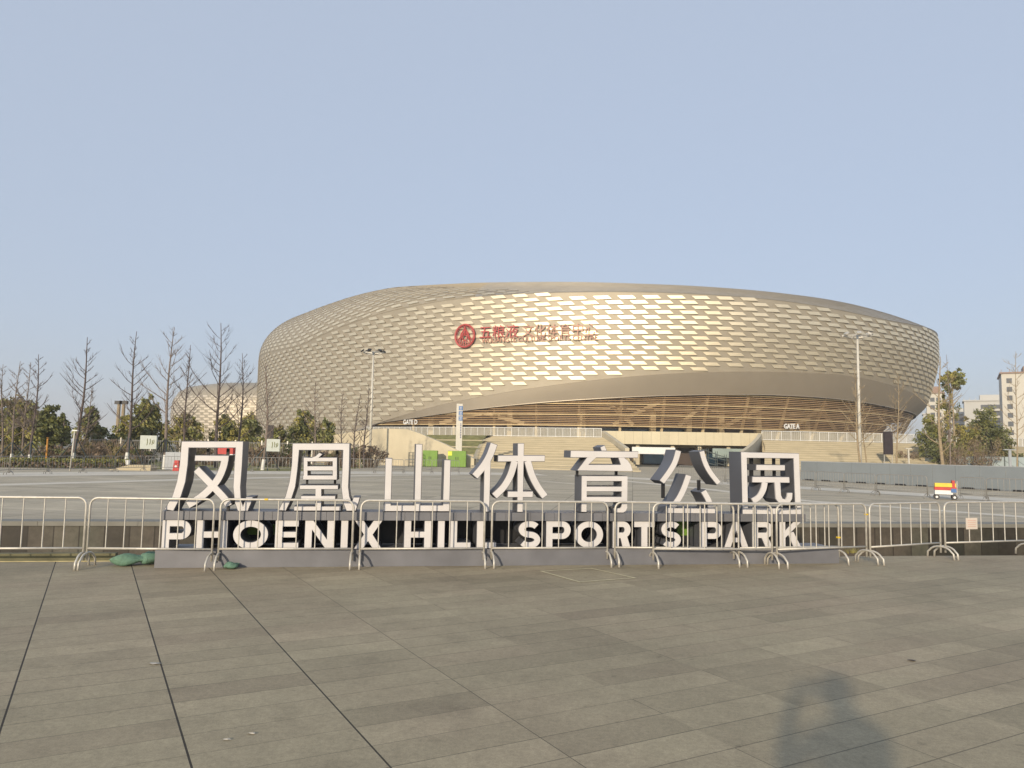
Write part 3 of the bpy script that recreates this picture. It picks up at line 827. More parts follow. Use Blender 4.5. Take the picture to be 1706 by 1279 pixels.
# lettering helper: default vector font turned into mesh, bent onto the curved wall
def text_verts(s, size, depth=.12, bold=0.0):
    c = bpy.data.curves.new('lettering', 'FONT'); c.body = s; c.size = size; c.extrude = depth / 2; c.offset = bold; c.resolution_u = 2
    o = bpy.data.objects.new('lettering', c); COL.objects.link(o)
    me = bpy.data.meshes.new_from_object(o)
    v = [tuple(q.co) for q in me.vertices]; f = [tuple(q.vertices) for q in me.polygons]
    bpy.data.objects.remove(o); bpy.data.curves.remove(c); bpy.data.meshes.remove(me)
    return v, f
def wall_text(name, s, x0, x1, ymid, Rr, hgt, m, off, bold=0.0, parent=arena, tilt=True):
    v, f = text_verts(s, 1.0, .12, bold)
    xs = [q[0] for q in v]; ys = [q[1] for q in v]
    R0 = Rr
    hit = lambda x, y: ellhit(x, y, R0)
    pa, za = hit(x0, ymid[0]); pb, zb = hit(x1, ymid[1])
    W = max(xs) - min(xs); Hh = max(ys) - min(ys)
    g = MB()
    for q in v:
        u = (q[0] - min(xs)) / W; vv = (q[1] - min(ys)) / Hh - .5
        p = pa + (pb - pa) * u; z = za + (zb - za) * u + vv * hgt; Rr = 94 if tilt else RSL(p, za)
        g.v.append(tuple(A(p, RW(p, z) + off + q[2] * 1.0 if tilt else Rr + off + q[2], z)))
    g.f = f; g.m = [0] * len(f)
    return g.build(name, m, parent)
wall_text('sign_lettering', '五粮液', 800, 864, (554, 551.5), 94, 2.45, M['red_letter'],   .42, .0)['label'] = 'bright red Chinese lettering beside the emblem'
wall_text('sign_lettering', '文化体育中心', 871, 994, (551, 548), 94, 2.3, M['tan_letter'], .42, -.004)['label'] = 'brownish red Chinese lettering, sunlit'
wall_text('sign_lettering', 'WULIANGYE CULTURE SPORTS CENTRE', 803, 995, (568, 562), 94, .95, M['tan_letter'], .42, .004)['label'] = 'brownish red English lettering under the Chinese'
def gate(s, x0, x1, y, R_):
    o = wall_text('gate_lettering', s, x0, x1, (y, y), R_, .95, M['white'], .8, .02, tilt=False); o['label'] = 'white raised lettering ' + s
gate('GATE D', 675, 698, 703, 93.6); gate('GATE A', 1302, 1329, 710, 89.2)
# round red emblem
ep, ez = ellhit(775.5, 560)
g = MB()
er = 2.15
def E(u, v): return A(ep + math.degrees(u / (RF(ep) * 1.06)), RW(ep, ez + v) + .5, ez + v)
g.tube([E(er * cos(a), er * sin(a)) for a in [2 * pi * k / 40 for k in range(41)]], .20, 6)
g.tube([E(er * .83 * cos(a), er * .83 * sin(a)) for a in [2 * pi * k / 40 for k in range(41)]], .05, 5)
g.tube([E(.52 * cos(a), -.35 + .52 * sin(a)) for a in [2 * pi * k / 24 for k in range(25)]], .12, 5)
g.tube([E(-1.25, -1.25), E(-.62, .3), E(0, 1.75), E(.62, .3), E(1.25, -1.25)], .13, 5)
for u in (-.75, -.25, .25, .75): g.tube([E(u * 1.15, -1.75 + abs(u) * .25), E(u * .75, -.9)], .11, 5)
g.tube([E(0, 1.85), E(0, .2)], .16, 5)
for s_ in (-1, 1):
    g.tube([E(.25 * s_, 1.2), E(.75 * s_, .55), E(1.0 * s_, -.2), E(1.55 * s_, -.75)], .12, 5)
    g.tube([E(.2 * s_, .55), E(.5 * s_, .35), E(.3 * s_, -.02)], .10, 5)
g.build('emblem', M['red_letter'], arena)['label'] = 'round red emblem of converging strokes inside a ring'

# second, farther arena
C2 = (330 * sin(radians(-17.3)), 330 * cos(radians(-17.3)))
a2 = thing('arena', 'smaller hazy round arena far behind the bare trees', 'arena', (C2[0], C2[1], 0))
g = MB(); R2 = 41
an = [360.0 * i / 96 for i in range(96)]
def A2(p, r, z): return Vector((r * cos(radians(p)), r * sin(radians(p)), z))
prof = [(R2 - 3, 0), (R2 - .5, 8), (R2, 14), (R2 - .6, 19), (R2 - 2.5, 22.5), (R2 - 6, 24.5), (R2 - 14, 26), (R2 - 30, 27.2), (.4, 27.6)]
g.grid([[A2(p, r, z) for p in an] for r, z in prof], close=True); g.build('wall_shell', M['shell'], a2, True)
g = MB()
for rI in range(20):
    z0 = 1.5 + rI * .95
    def rz2(z):
        for (r0, q0), (r1, q1) in zip(prof, prof[1:]):
            if q0 <= z <= q1: return r0 + (r1 - r0) * (z - q0) / (q1 - q0)
        return R2
    for c in range(64):
        p0 = (c + .5 * (rI % 2)) * 5.625
        if not (170 < p0 < 350): continue
        g.face([A2(p0 + .6, rz2(z0) + .14, z0), A2(p0 + 4.0, rz2(z0) + .14, z0), A2(p0 + 3.4, rz2(z0 + .7) + .05, z0 + .7), A2(p0, rz2(z0 + .7) + .05, z0 + .7)])
M['panel_far'] = gold('pale_bronze_panel_metal', (.62, .55, .44), .6, .35, .05)
g.build('shingle_cladding', M['panel_far'], a2)

# ================================================================ PODIUM: deck, stairs, ramp walls, bridge
pod = thing('podium', 'raised cream podium with railings and a bridge before the arena', 'podium', (CX, CY, 0))
DZ = 3.95
def arcs(a0, a1, st=1.0):
    n = max(2, int(round((a1 - a0) / st))); return [a0 + (a1 - a0) * i / n for i in range(n + 1)]
RT = 112.0
g = MB()
B0, B1 = psx(1008, 112), psx(1264, 112)
for a0, a1 in ((-17, B0), (B0, B1), (B1, 60)):
    aa = arcs(a0, a1)
    g.grid([[A(p, RT, DZ) for p in aa], [A(p, 76, DZ) for p in aa]])
g.grid([[A(p, 106, DZ - .9) for p in arcs(B0, B1)], [A(p, RT, DZ - .9) for p in arcs(B0, B1)]])
g.build('deck', M['deckstone'], pod)
g = MB()
for a0, a1 in ((-17, B0), (B1, 60)):
    aa = arcs(a0, a1); g.grid([[A(p, RT, -.1) for p in aa], [A(p, RT, DZ) for p in aa]])
g.build('podium_wall', M['creamwall'], pod)
g = MB(); aa = arcs(B0 - .15, B1 + .15, .5)
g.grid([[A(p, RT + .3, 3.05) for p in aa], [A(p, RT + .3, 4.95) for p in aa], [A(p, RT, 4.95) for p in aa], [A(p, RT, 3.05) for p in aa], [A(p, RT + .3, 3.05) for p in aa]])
g.build('bridge_fascia', M['cream'], pod)
g = MB(); g.grid([[A(p, 108.6, -.1) for p in aa], [A(p, 108.6, DZ - .92) for p in aa]]); g.build('undercroft_wall', M['tan'], pod)
for x, wd, hh, mk in ((1040, 2.2, 2.6, 'interior'), (1085, 3.2, 2.7, 'glassblue'), (1140, 2.4, 2.6, 'interior'), (1190, 3.0, 2.6, 'glassblue'), (1235, 2.0, 2.5, 'interior')):
    p = psx(x, 108); dd_ = math.degrees(wd / 2 / (108 * 1.18)); a, b = p - dd_, p + dd_
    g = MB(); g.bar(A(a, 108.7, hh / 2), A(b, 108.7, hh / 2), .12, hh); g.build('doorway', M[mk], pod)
for x in (1022, 1062, 1120, 1165, 1213, 1255):
    p = psx(x, 111.4); g = MB(); g.bar(A(p, 111.4, 0), A(p, 111.4, 3.04), .5, .5); g.build('pillar', M['creamwall'], pod)
g = MB(); g.bar(A(psx(1053, 117), 117, 2.1), A(psx(1124, 117), 117, 2.1), 2.4, .95)
g.build('canopy', M['white'], pod)
for x in (1057, 1120):
    p = psx(x, 117.3); g = MB(); g.bar(A(p, 117.3, 0), A(p, 117.3, 1.62), .3, .3); g.build('canopy_post', M['creamwall'], pod)
sc_ = thing('scaffold_stair', 'dark lattice scaffold stair under the right end of the bridge', 'stair', (CX, CY, 0))
g = MB(); L_ = [A(psx(x, 116), 116, 0) for x in (1165, 1180, 1195, 1210, 1225, 1240)]
for i, q in enumerate(L_):
    zt = 3.0 - .42 * i
    for off_ in (0, 1.0):
        o_ = Vector((0, off_, 0)); g.bar(q + o_, q + o_ + Vector((0, 0, zt)), .07, .07)
        if i < 5:
            for zz in (.5, 1.3, zt - .45): g.bar(q + o_ + Vector((0, 0, max(.3, zz))), L_[i + 1] + o_ + Vector((0, 0, max(.25, zz - .35))), .06, .06)
g.build('lattice', M['hoardframe'], sc_)
g = MB(); g.bar(A(psx(1187, 114), 114, 1.95), A(psx(1262, 114), 114, 1.95), .08, 1.3); gp_ = g.build('glass_screen', M['frost_green'], sc_)
# stairs
def stairs(name, top, bot, r0, r1, n, z1=DZ):
    g = MB()
    for i in range(n):
        t0, t1 = i / n, (i + 1) / n
        ra, rb = r1 + (r0 - r1) * t0, r1 + (r0 - r1) * t1
        z = z1 * (i + 1) / n; zb = z1 * i / n
        pa = [bot[0] + (top[0] - bot[0]) * t0, bot[1] + (top[1] - bot[1]) * t0]
        pb = [bot[0] + (top[0] - bot[0]) * t1, bot[1] + (top[1] - bot[1]) * t1]
        N_ = 14
        lo = [A(pa[0] + (pa[1] - pa[0]) * j / N_, ra, zb) for j in range(N_ + 1)]
        mi = [A(pa[0] + (pa[1] - pa[0]) * j / N_, ra, z) for j in range(N_ + 1)]
        hi = [A(pb[0] + (pb[1] - pb[0]) * j / N_, rb, z) for j in range(N_ + 1)]
        g.grid([lo, mi, hi], i % 2)
    return g.build(name, [M['stair'], M['stair_b']], pod)
stairs('stair', (psx(812, RT), B0), (psx(790, 149), psx(1068, 149)), RT, 149, 26)
stairs('stair', (B1 + .2, 48), (psx(1262, 134), 36), RT, 134, 26)
def slope_wall(ps0, r0, z0, ps1, r1, z1, th=.5, low=0.0, m='creamwall'):
    g = MB(); n = 12
    for i in range(n):
        t0, t1 = i / n, (i + 1) / n
        pa, pb = A(ps0 + (ps1 - ps0) * t0, r0 + (r1 - r0) * t0, 0), A(ps0 + (ps1 - ps0) * t1, r0 + (r1 - r0) * t1, 0)
        za, zb = z0 + (z1 - z0) * t0, z0 + (z1 - z0) * t1
        d = (pb - pa).normalized(); nn = Vector((-d.y, d.x, 0)) * th / 2
        q = [pa - nn, pb - nn, pb + nn, pa + nn]
        lo = [Vector((v.x, v.y, low)) for v in q]; up = [Vector((q[0].x, q[0].y, za)), Vector((q[1].x, q[1].y, zb)), Vector((q[2].x, q[2].y, zb)), Vector((q[3].x, q[3].y, za))]
        g.face(up); g.face([lo[0], lo[1], up[1], up[0]]); g.face([lo[2], lo[3], up[3], up[2]])
        if i == 0: g.face([lo[3], lo[0], up[0], up[3]])
        if i == n - 1: g.face([lo[1], lo[2], up[2], up[1]])
    return g.build('ramp_parapet', M[m], pod)
slope_wall(psx(812, RT), RT - .2, DZ + .1, psx(790, 149), 149, .12, .5, 0, 'stair')
slope_wall(B0 - .1, RT, DZ + 1.0, psx(1045, 132), 132, 2.3)
slope_wall(B1 + .1, RT, DZ + 1.0, psx(1232, 126), 126, 2.0)
# railing: posts, rail and pale infill
def railing(a0, a1, R_, z0, step, gl=True):
    g = MB(); 
    for p in arcs(a0, a1, step): g.bar(A(p, R_, z0), A(p, R_, z0 + 1.35), .07, .07)
    aa = arcs(a0, a1, .5)
    for q0, q1 in zip(aa, aa[1:]): g.bar(A(q0, R_, z0 + 1.38), A(q1, R_, z0 + 1.38), .09, .08); g.bar(A(q0, R_, z0 + .1), A(q1, R_, z0 + .1), .07, .07)
    r = g.build('railing', M['white'], pod)
    g = MB()
    for p in arcs(a0, a1, step / 5): g.bar(A(p, R_, z0 + .1), A(p, R_, z0 + 1.36), .035, .035)
    g.build('baluster_panel', M['railglass'], r)
    g = MB(); aa = arcs(a0, a1, .5); g.grid([[A(p, R_ - .12, z0 + .12) for p in aa], [A(p, R_ - .12, z0 + 1.3) for p in aa]]); g.build('glass_infill', M['infill'], r)
railing(-15.5, B0 - .2, RT - .4, DZ, .5)
railing(B1 + .3, 52, RT - .4, DZ, .6)
# low planted terraces left of the stairs
for i, (r, z, a0) in enumerate(((116, 3.2, 672), (124, 2.2, 690), (132, 1.2, 715))):
    o = thing('planter_bed', ('highest', 'middle', 'lowest')[i] + ' olive lawn terrace with a cream edging between the stairs and the curved wall', 'planter', (CX, CY, 0), 0, 'lawn terraces beside the stairs')
    aa = arcs(psx(a0, r), psx((812, 806, 800)[i], r), .3); g = MB()
    g.grid([[A(p, r + 4, -.05) for p in aa], [A(p, r + 4, z) for p in aa], [A(p, r + 3.6, z + .01) for p in aa]]); g.build('edging', M['stair'], o)
    g = MB(); g.grid([[A(p, r + 3.6, z + .004) for p in aa], [A(p, r + .2, z + .75) for p in aa], [A(p, r - 5.0, z + .9) for p in aa]]); g.build('lawn', M['grass'], o)
# curved cream wall at the left, its top falling to the right
cw = thing('curved_wall', 'cream curved retaining wall sloping down to the green cabinets', 'wall', (0, 0, 0))
tops = [(430, 745, 92), (520, 730, 88), (560, 724, 85), (600, 717, 82), (640, 713.5, 79.5), (680, 715, 77.5), (700, 722, 77), (740, 739, 76), (790, 764, 75)]
def cwtop(x):
    return itp([(a, b) for a, b, c in tops], x), itp([(a, c) for a, b, c in tops], x)
g = MB(); lo, up, bk = [], [], []
for x in range(430, 791, 8):
    y, D = cwtop(x); p = at(x, y, D); lo.append(Vector((p.x, p.y, -.05))); up.append(p); bk.append(p + Vector((.15, .6, 0)))
g.grid([lo, up, bk, [Vector((p.x, p.y, -.05)) for p in bk]]); g.build('wall_face', M['creamwall'], cw)

# ================================================================ MID-GROUND FURNITURE
def far_barrier_path(pts):
    out = []
    for a, b in zip(pts, pts[1:]):
        n = max(1, int(round((b - a).length / 2.35)))
        for i in range(n): out.append((a.lerp(b, i / n), a.lerp(b, (i + 1) / n)))
    return out
ordw = ['first', 'second', 'third', 'fourth', 'fifth', 'sixth', 'seventh', 'eighth', 'ninth', 'tenth', 'eleventh', 'twelfth', 'thirteenth', 'fourteenth', 'fifteenth', 'sixteenth', 'seventeenth', 'eighteenth', 'nineteenth', 'twentieth']
pL = far_barrier_path([gnd(-30, 793.5), gnd(15, 791), gnd(240, 785.2)])
pM = far_barrier_path([gnd(240, 785.2), gnd(420, 786), gnd(625, 788), gnd(766, 789.2)])
pR = far_barrier_path([gnd(1130, 800), gnd(1360, 817), gnd(1460, 825), gnd(1548, 830.5)]) + far_barrier_path([gnd(1600, 833), gnd(1643, 835.5), gnd(1760, 842)])
fb = None
for path, where, gr in ((pL, 'of the far row before the hedge, counted from the left', 'far barriers by the hedge'), (pM, 'of the far row behind the characters, counted from the left', 'far barriers behind the characters'),
                        (pR, 'of the far row before the grey balustrade, farthest first', 'far barriers before the balustrade')):
    for i, (a, b) in enumerate(path):
        lb = ordw[i] + ' thin barrier ' + where
        rz = atan2(b.y - a.y, b.x - a.x)
        s = (b - a).length / BL * .98
        if fb is None:
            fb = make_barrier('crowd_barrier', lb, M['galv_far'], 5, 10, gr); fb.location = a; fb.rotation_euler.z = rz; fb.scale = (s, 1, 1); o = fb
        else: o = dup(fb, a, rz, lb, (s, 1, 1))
        o['group'] = gr

# red and yellow hand cart
p = gnd(1575, 832)
ca = thing('hand_cart', 'red and yellow box cart standing in the far barrier row', 'cart', p, radians(-25))
g = MB(); g.box((0, 0, .62), (.78, .42, .16), m=0); g.build('upper_box', M['yellow'], ca)
g = MB(); g.box((0, 0, .47), (.82, .46, .12)); g.box((.3, 0, .60), (.1, .47, .44)); g.build('red_band', M['red'], ca)
g = MB(); g.box((-.06, 0, .31), (.66, .40, .18)); g.build('lower_box', M['white'], ca)
g = MB(); g.box((.30, -.245, .40), (.2, .02, .16)); g.build('side_panel', M['blue'], ca)
g = MB(); g.tube([(.42, -.2, .2), (.44, -.2, .8), (.44, .2, .8), (.42, .2, .2)], .018, 6); g.build('handle', M['galv'], ca)
for x in (-.33, .33):
    for y in (-.2, .2):
        g = MB(); g.tube([(x, y - .025, .11), (x, y + .025, .11)], .11, 12); wv = g.build('wheel', M['black'], ca)
        g = MB(); g.tube([(x, y - .03, .11), (x, y + .03, .11)], .05, 10); g.build('hub', M['white'], wv)
g = MB(); g.box((0, 0, .21), (.78, .40, .03)); g.build('chassis', M['black'], ca)

# glass balustrade on the right, sky reflection put into its grey-blue colour
A0, A1 = gnd(1335, 799.5), gnd(1880, 829)
gb = thing('glass_balustrade', 'long blue grey glass balustrade round the far opening', 'balustrade', (0, 0, 0))
m = mat('blue_grey_frosted_glass', (.22, .245, .26), .16, 0, var=.07, scale=.5); m.node_tree.nodes['Principled BSDF'].inputs['Coat Weight'].default_value = .3
M['frost'] = m
d = (A1 - A0); Lb = d.length; d.normalize()
nb_ = int(Lb / 1.35)
hgt = 1.28
for i in range(nb_):
    a, b = A0 + d * (Lb * i / nb_ + .012), A0 + d * (Lb * (i + 1) / nb_ - .012)
    g = MB(); g.bar(a + Vector((0, 0, hgt / 2 + .06)), b + Vector((0, 0, hgt / 2 + .06)), .03, hgt); g.build('glass_panel', M['frost'], gb)
    g = MB(); c = (a + b) / 2; g.bar(c - d * .35 + Vector((0, 0, .05)), c + d * .35 + Vector((0, 0, .05)), .1, .1); g.build('base_clamp', M['black'], gb)
g = MB(); g.bar(A0 + Vector((0, 0, hgt + .08)), A1 + Vector((0, 0, hgt + .08)), .05, .04); g.build('top_rail', M['grey_cab'], gb)
for i in range(0, nb_ + 1, 4):
    a = A0 + d * (Lb * i / nb_) + Vector((.03, .06, 0)); g = MB(); g.bar(a, a + Vector((0, 0, hgt + .06)), .05, .05); g.build('post', M['grey_cab'], gb)

# light masts
def mast(x, ybase, ytop, D, lb, kind):
    b = at(x, 760, D); b.z = 0
    top = at(x + (x - 853) * -.012, ytop, D); H_ = top.z
    o = thing('light_mast', lb, 'light mast', b)
    g = MB(); g.tube([(0, 0, 0), (0, 0, H_ * .5), (0, 0, H_)], [.14, .115, .085], 10); g.build('pole', M['lampwhite'], o, True)
    g = MB(); g.tube([(0, 0, 0), (0, 0, .12)], .3, 12); g.tube([(0, 0, .12), (0, 0, .5)], [.2, .16], 10); g.build('base', M['galv'], o)
    W = 1.05
    g = MB(); g.tube([(W * cos(a), W * .8 * sin(a), H_ - .12) for a in [2 * pi * k / 16 for k in range(17)]], .04, 5)
    for a in (0, pi / 2, pi, 3 * pi / 2): g.tube([(0, 0, H_ - .12), (W * cos(a), W * .8 * sin(a), H_ - .12)], .035, 5)
    for s_ in (-1, 1): g.tube([(s_ * W, 0, H_ - .12), (0, 0, H_ - .55)], .02, 5)
    g.build('lamp_ring', M['galv'], o)
    for k in range(6):
        a = 2 * pi * k / 6 + .3
        R = Matrix.Rotation(a, 3, 'Z') @ Matrix.Rotation(radians(35), 3, 'Y')
        g = MB(); g.box((W * 1.06 * cos(a), W * .85 * sin(a), H_ + .02), (.36, .34, .13), M=R); lh = g.build('lamp_head', M['black'] if kind else M['galv'], o)
    g = MB(); g.box((.1, 0, H_ * .74), (.3, .05, .04)); g.build('bracket', M['galv'], o)
mast(616, 775, 585, 76, 'white light mast with dark lamp heads in front of the gold wall', 1)
mast(1433, 772, 557, 63, 'tall white light mast with a pale ring of lamps near Gate A', 0)

# white information pylon
p = at(764, 760, 76); p.z = 0
py = thing('pylon_sign', 'tall white sign pylon with blue squares behind the green cabinets', 'sign', p)
ht = at(764, 672.5, 76).z
g = MB(); g.box((0, 0, ht / 2), (.62, .3, ht)); g.build('pylon_body', M['lampwhite'], py)
for k in range(3):
    g = MB(); z = ht - .45 - k * .52; g.box((.12, -.165, z), (.40, .03, .42)); sqo = g.build('blue_square', M['blue'], py)
    g = MB()
    for j in range(3): g.box((.12, -.186, z + .1 - j * .1), (.24 - .05 * (j % 2), .012, .035))
    g.build('white_mark', M['white'], sqo)
g = MB()
for k in range(9): g.box((.16, -.156, ht - 2.05 - k * .17), (.12, .012, .1))
g.build('small_lettering', M['navy'], py)

# lime green cabinets and wire crate
for i, (xa, xb, lb) in enumerate(((704, 728, 'lime green cabinet on the left of the pair below the pylon'), (746, 776, 'lime green cabinet with a yellow plate below the white pylon'))):
    D = 74.0; a, b = at(xa, 770, D), at(xb, 770, D); wd = b.x - a.x
    o = thing('cabinet', lb, 'cabinet', Vector(((a.x + b.x) / 2, D, 0)), 0, 'green cabinets below the pylon')
    g = MB(); g.box((0, .5, .84), (wd, 1.0, 1.56)); g.build('cabinet_body', M['green_box'], o)
    g = MB(); g.box((0, .5, .03), (wd - .1, .9, .06)); g.build('plinth', M['black'], o)
    for s_ in (-.25, .25):
        g = MB(); g.box((s_ * wd, -.008, .84), (wd * .46, .02, 1.4)); dr = g.build('door', M['green_box'], o)
        g = MB(); g.box((s_ * wd * .25, -.03, .9), (.05, .03, .25)); g.build('handle', M['black'], dr)
    if i == 1:
        g = MB(); g.box((-wd / 2 + .2, -.03, 1.36), (.4, .02, .42)); g.build('yellow_plate', M['lime'], o)
a = at(690, 770, 73); o = thing('wire_crate', 'dark wire mesh crate standing left of the green cabinets', 'crate', Vector((a.x, 73, 0)))
g = MB()
for k in range(4):
    g.bar((-.55 + k * .37, 0, 0), (-.55 + k * .37, 0, 1.4), .04, .04); g.bar((-.55 + k * .37, .6, 0), (-.55 + k * .37, .6, 1.4), .04, .04)
for k in range(5):
    z = .1 + k * .32
    g.bar((-.55, 0, z), (.56, 0, z), .035, .035); g.bar((-.55, .6, z), (.56, .6, z), .035, .035); g.bar((-.55, 0, z), (-.55, .6, z), .03, .03); g.bar((.56, 0, z), (.56, .6, z), .03, .03)
g.build('mesh_frame', M['hoardframe'], o)

# white picture boards with green marks
for i, (xa, xb, yt, yb, D, lb) in enumerate(((235, 259, 725, 748, 52, 'white picture board with green marks left of the first character'), (445, 465, 731, 752, 54, 'white picture board with green marks between the first two characters'))):
    a, b = at(xa, yt, D), at(xb, yb, D); wd, hh, zc = b.x - a.x, a.z - b.z, (a.z + b.z) / 2
    o = thing('notice_board', lb, 'notice board', Vector(((a.x + b.x) / 2, D, 0)), radians(12), 'white picture boards')
    g = MB(); g.box((0, .15, zc), (wd, .3, hh)); M['board'] = mat('pale_board_print', (.50, .53, .48), .6, var=.06)
    g.build('board_box', M['board'], o)
    g = MB()
    for k, (u, v, h) in enumerate(((-.05, .02, .5), (.06, .05, .42), (.14, -.02, .34), (.2, .04, .3))):
        g.tube([(u * wd * 1.6, -.008, zc + (v - h / 2) * hh), (u * wd * 1.6 + .03, -.008, zc + v * hh), (u * wd * 1.6 + .01, -.008, zc + (v + h / 2) * hh)], .022, 4)
    g.build('green_mark', M['leaf_a'], o)
    for s_ in (-.38, .38):
        g = MB(); g.box((s_ * wd, .15, (zc - hh / 2) / 2), (.06, .06, zc - hh / 2)); g.build('leg', M['black'], o)
    g = MB(); g.bar((-.38 * wd, .15, .25), (.38 * wd, .15, .25), .05, .05); g.bar((-.38 * wd, .15, .5), (.38 * wd, .15, .3), .03, .03); g.build('cross_bar', M['black'], o)
# grey electrical cabinets, red stand, red box, orange post, slender post, stone block
a = at(291, 765, 51.5); o = thing('electric_cabinet', 'grey metal cabinet behind the first character', 'cabinet', Vector((a.x, 51.5, 0)))
g = MB(); g.box((0, .3, .62), (1.3, .6, 1.2)); g.build('cabinet_body', M['grey_cab'], o)
for s_ in (-.32, .32):
    g = MB(); g.box((s_, -.01, .62), (.6, .02, 1.1)); g.build('door', M['grey_cab'], o)
a = at(293, 778, 50); o = thing('extinguisher_box', 'small red box with a white spot beside the first character', 'box', Vector((a.x, 50, 0)))
g = MB(); g.prism([(-.22, 0), (.22, 0), (.14, .7), (-.14, .7)], 0, .3); g.build('box_body', M['red'], o)
g = MB(); g.tube([(0, -.02, .3), (0, 0.01, .3)], .08, 10); g.build('white_spot', M['white'], o)
a = at(380, 770, 60); o = thing('red_banner', 'red banner with a pale stripe on low posts, seen through the first character', 'banner', Vector((a.x, 60, 0)))
g = MB(); g.box((-.5, 0, 1.3), (.75, .03, .5)); g.box((.45, 0, 1.3), (.85, .03, .5)); g.build('cloth', M['red'], o)
g = MB(); g.box((.45, -.02, 1.02), (.85, .02, .09)); g.build('stripe', M['white'], o)
for x in (-.9, .9):
    g = MB(); g.tube([(x, .03, 0), (x, .03, 1.55)], .03, 6); g.build('post', M['galv_far'], o)
a = at(77, 765, 56); g = MB(); g.tube([(0, 0, 0), (0, 0, 2.05)], .06, 8); g.tube([(0, 0, 2.05), (0, 0, 2.1)], .075, 8)
tag(g.build('marker_post', M['orange'], loc=(a.x, 56, 0)), 'slim orange post among the staked trees', 'post')
a = at(117, 778, 47); o = thing('lamp_post', 'slender white lamp post in front of the hedge', 'lamp post', Vector((a.x, 47, 0)))
g = MB(); g.tube([(0, 0, 0), (.12, 0, 2.45)], [.05, .04], 8); g.build('pole', M['lampwhite'], o, True)
g = MB(); g.box((.16, 0, 2.5), (.3, .16, .07)); g.build('lamp_head', M['white'], o)
a = at(218, 776, 49.5); g = MB()
g.prism([(-1.5, 0), (1.3, 0), (1.3, .36), (-.1, .36)], 0, .9)
tag(g.build('stone_block', M['stair'], loc=(a.x, 49.5, 0)), 'low cream stone block with a sloping end by the hedge', 'stone block')
a = at(211, 762, 49.8); o = thing('bucket', 'white bucket and tape heap standing on the stone block', 'bucket', Vector((a.x, 50.0, .36)))
g = MB(); g.tube([(0, 0, 0), (0, 0, .3)], [.12, .16], 10); g.build('bucket_body', M['white'], o)
g = MB(); g.tube([(-.16, 0, .28), (0, 0, .48), (.16, 0, .28)], .015, 5); g.build('handle', M['galv_far'], o)
a = at(450, 720, 66); o = thing('banner_sign', 'narrow dark brown vertical board behind a staked tree', 'sign', Vector((a.x, 66, 0)))
za, zb = at(450, 708, 66).z, at(450, 730, 66).z
g = MB(); g.box((0, 0, (za + zb) / 2), (.6, .12, za - zb)); g.build('board', M['dark'], o)
g = MB(); g.box((0, .02, zb / 2), (.1, .1, zb)); g.build('post', M['black'], o)
a = at(599, 770, 62); g = MB(); g.tube([(0, 0, 0), (0, 0, 2.6)], [.045, .035], 7); g.tube([(0, 0, 2.6), (0, 0, 2.66)], .06, 7)
tag(g.build('marker_post', M['trunk_pale'], loc=(a.x, 62, 0)), 'slim tan post beside the reddish shrub below the curved wall', 'post')

# right-hand side: dark screen gantry, T posts, hoarding
a = at(1480, 760, 90); o = thing('screen_stand', 'dark upright screen on a frame with a white brace, near Gate A', 'screen', Vector((a.x, 90, 0)), radians(10))
zt, zb = at(1480, 719, 90).z, at(1480, 757, 90).z
g = MB(); g.box((0, 0, (zt + zb) / 2), (1.1, .3, zt - zb)); g.build('screen', M['dark'], o)
g = MB()
g.bar((-.5, 0, zt + .05), (.5, 0, zt + .75), .08, .08); g.bar((.5, 0, zt + .75), (.5, 0, 0), .07, .07); g.bar((-.5, 0, zt + .05), (-.5, .1, 0), .07, .07); g.bar((-.5, 0, zt + .05), (.5, 0, zt + .12), .06, .06)
g.build('frame', M['galv'], o)
for i, (x, yt, D, lb) in enumerate(((1514, 747, 88, 'small white T shaped post left of the pale trunk'), (1683, 749, 80, 'broad grey T shaped post before the hoarding at the right edge'))):
    a = at(x, 770, D); zt = at(x, yt, D).z
    o = thing('bollard_lamp', lb, 'lamp post', Vector((a.x, D, 0)), 0)
    g = MB(); g.box((0, 0, zt / 2), (.14 + .12 * i, .14, zt)); g.build('post', M['lampwhite'] if i == 0 else M['grey_cab'], o)
    g = MB(); g.box((0, 0, zt), (.7 + .6 * i, .25, .1)); g.build('lamp_bar', M['lampwhite'] if i == 0 else M['grey_cab'], o)
for i in range(17):
    xa = 1476 + i * 22; D = 97 - i * .9
    a, b = at(xa, 770, D), at(xa + 22, 770, D - .9); a.z = b.z = 0
    hh = 1.2 if i < 3 else (1.7 if i < 5 else 2.05)
    o = thing('hoarding_panel', ordw[i] + ' blue grey hoarding sheet, counted from the dark screen rightwards', 'hoarding', a, atan2(b.y - a.y, b.x - a.x), 'hoarding sheets below the trees on the right')
    L = (b - a).length
    g = MB(); g.box((L / 2, 0, hh / 2 + .03), (L - .1, .05, hh)); g.build('sheet', M['hoardframe'] if i < 4 else M['hoarding'], o)
    g = MB(); g.box((0, -.03, hh / 2 + .05), (.09, .1, hh + .1)); g.bar((0, -.04, hh * .8), (L, -.04, hh * .3), .03, .03); g.box((L / 2, -.03, hh + .05), (L - .1, .06, .06)); g.build('frame', M['hoardframe'], o)

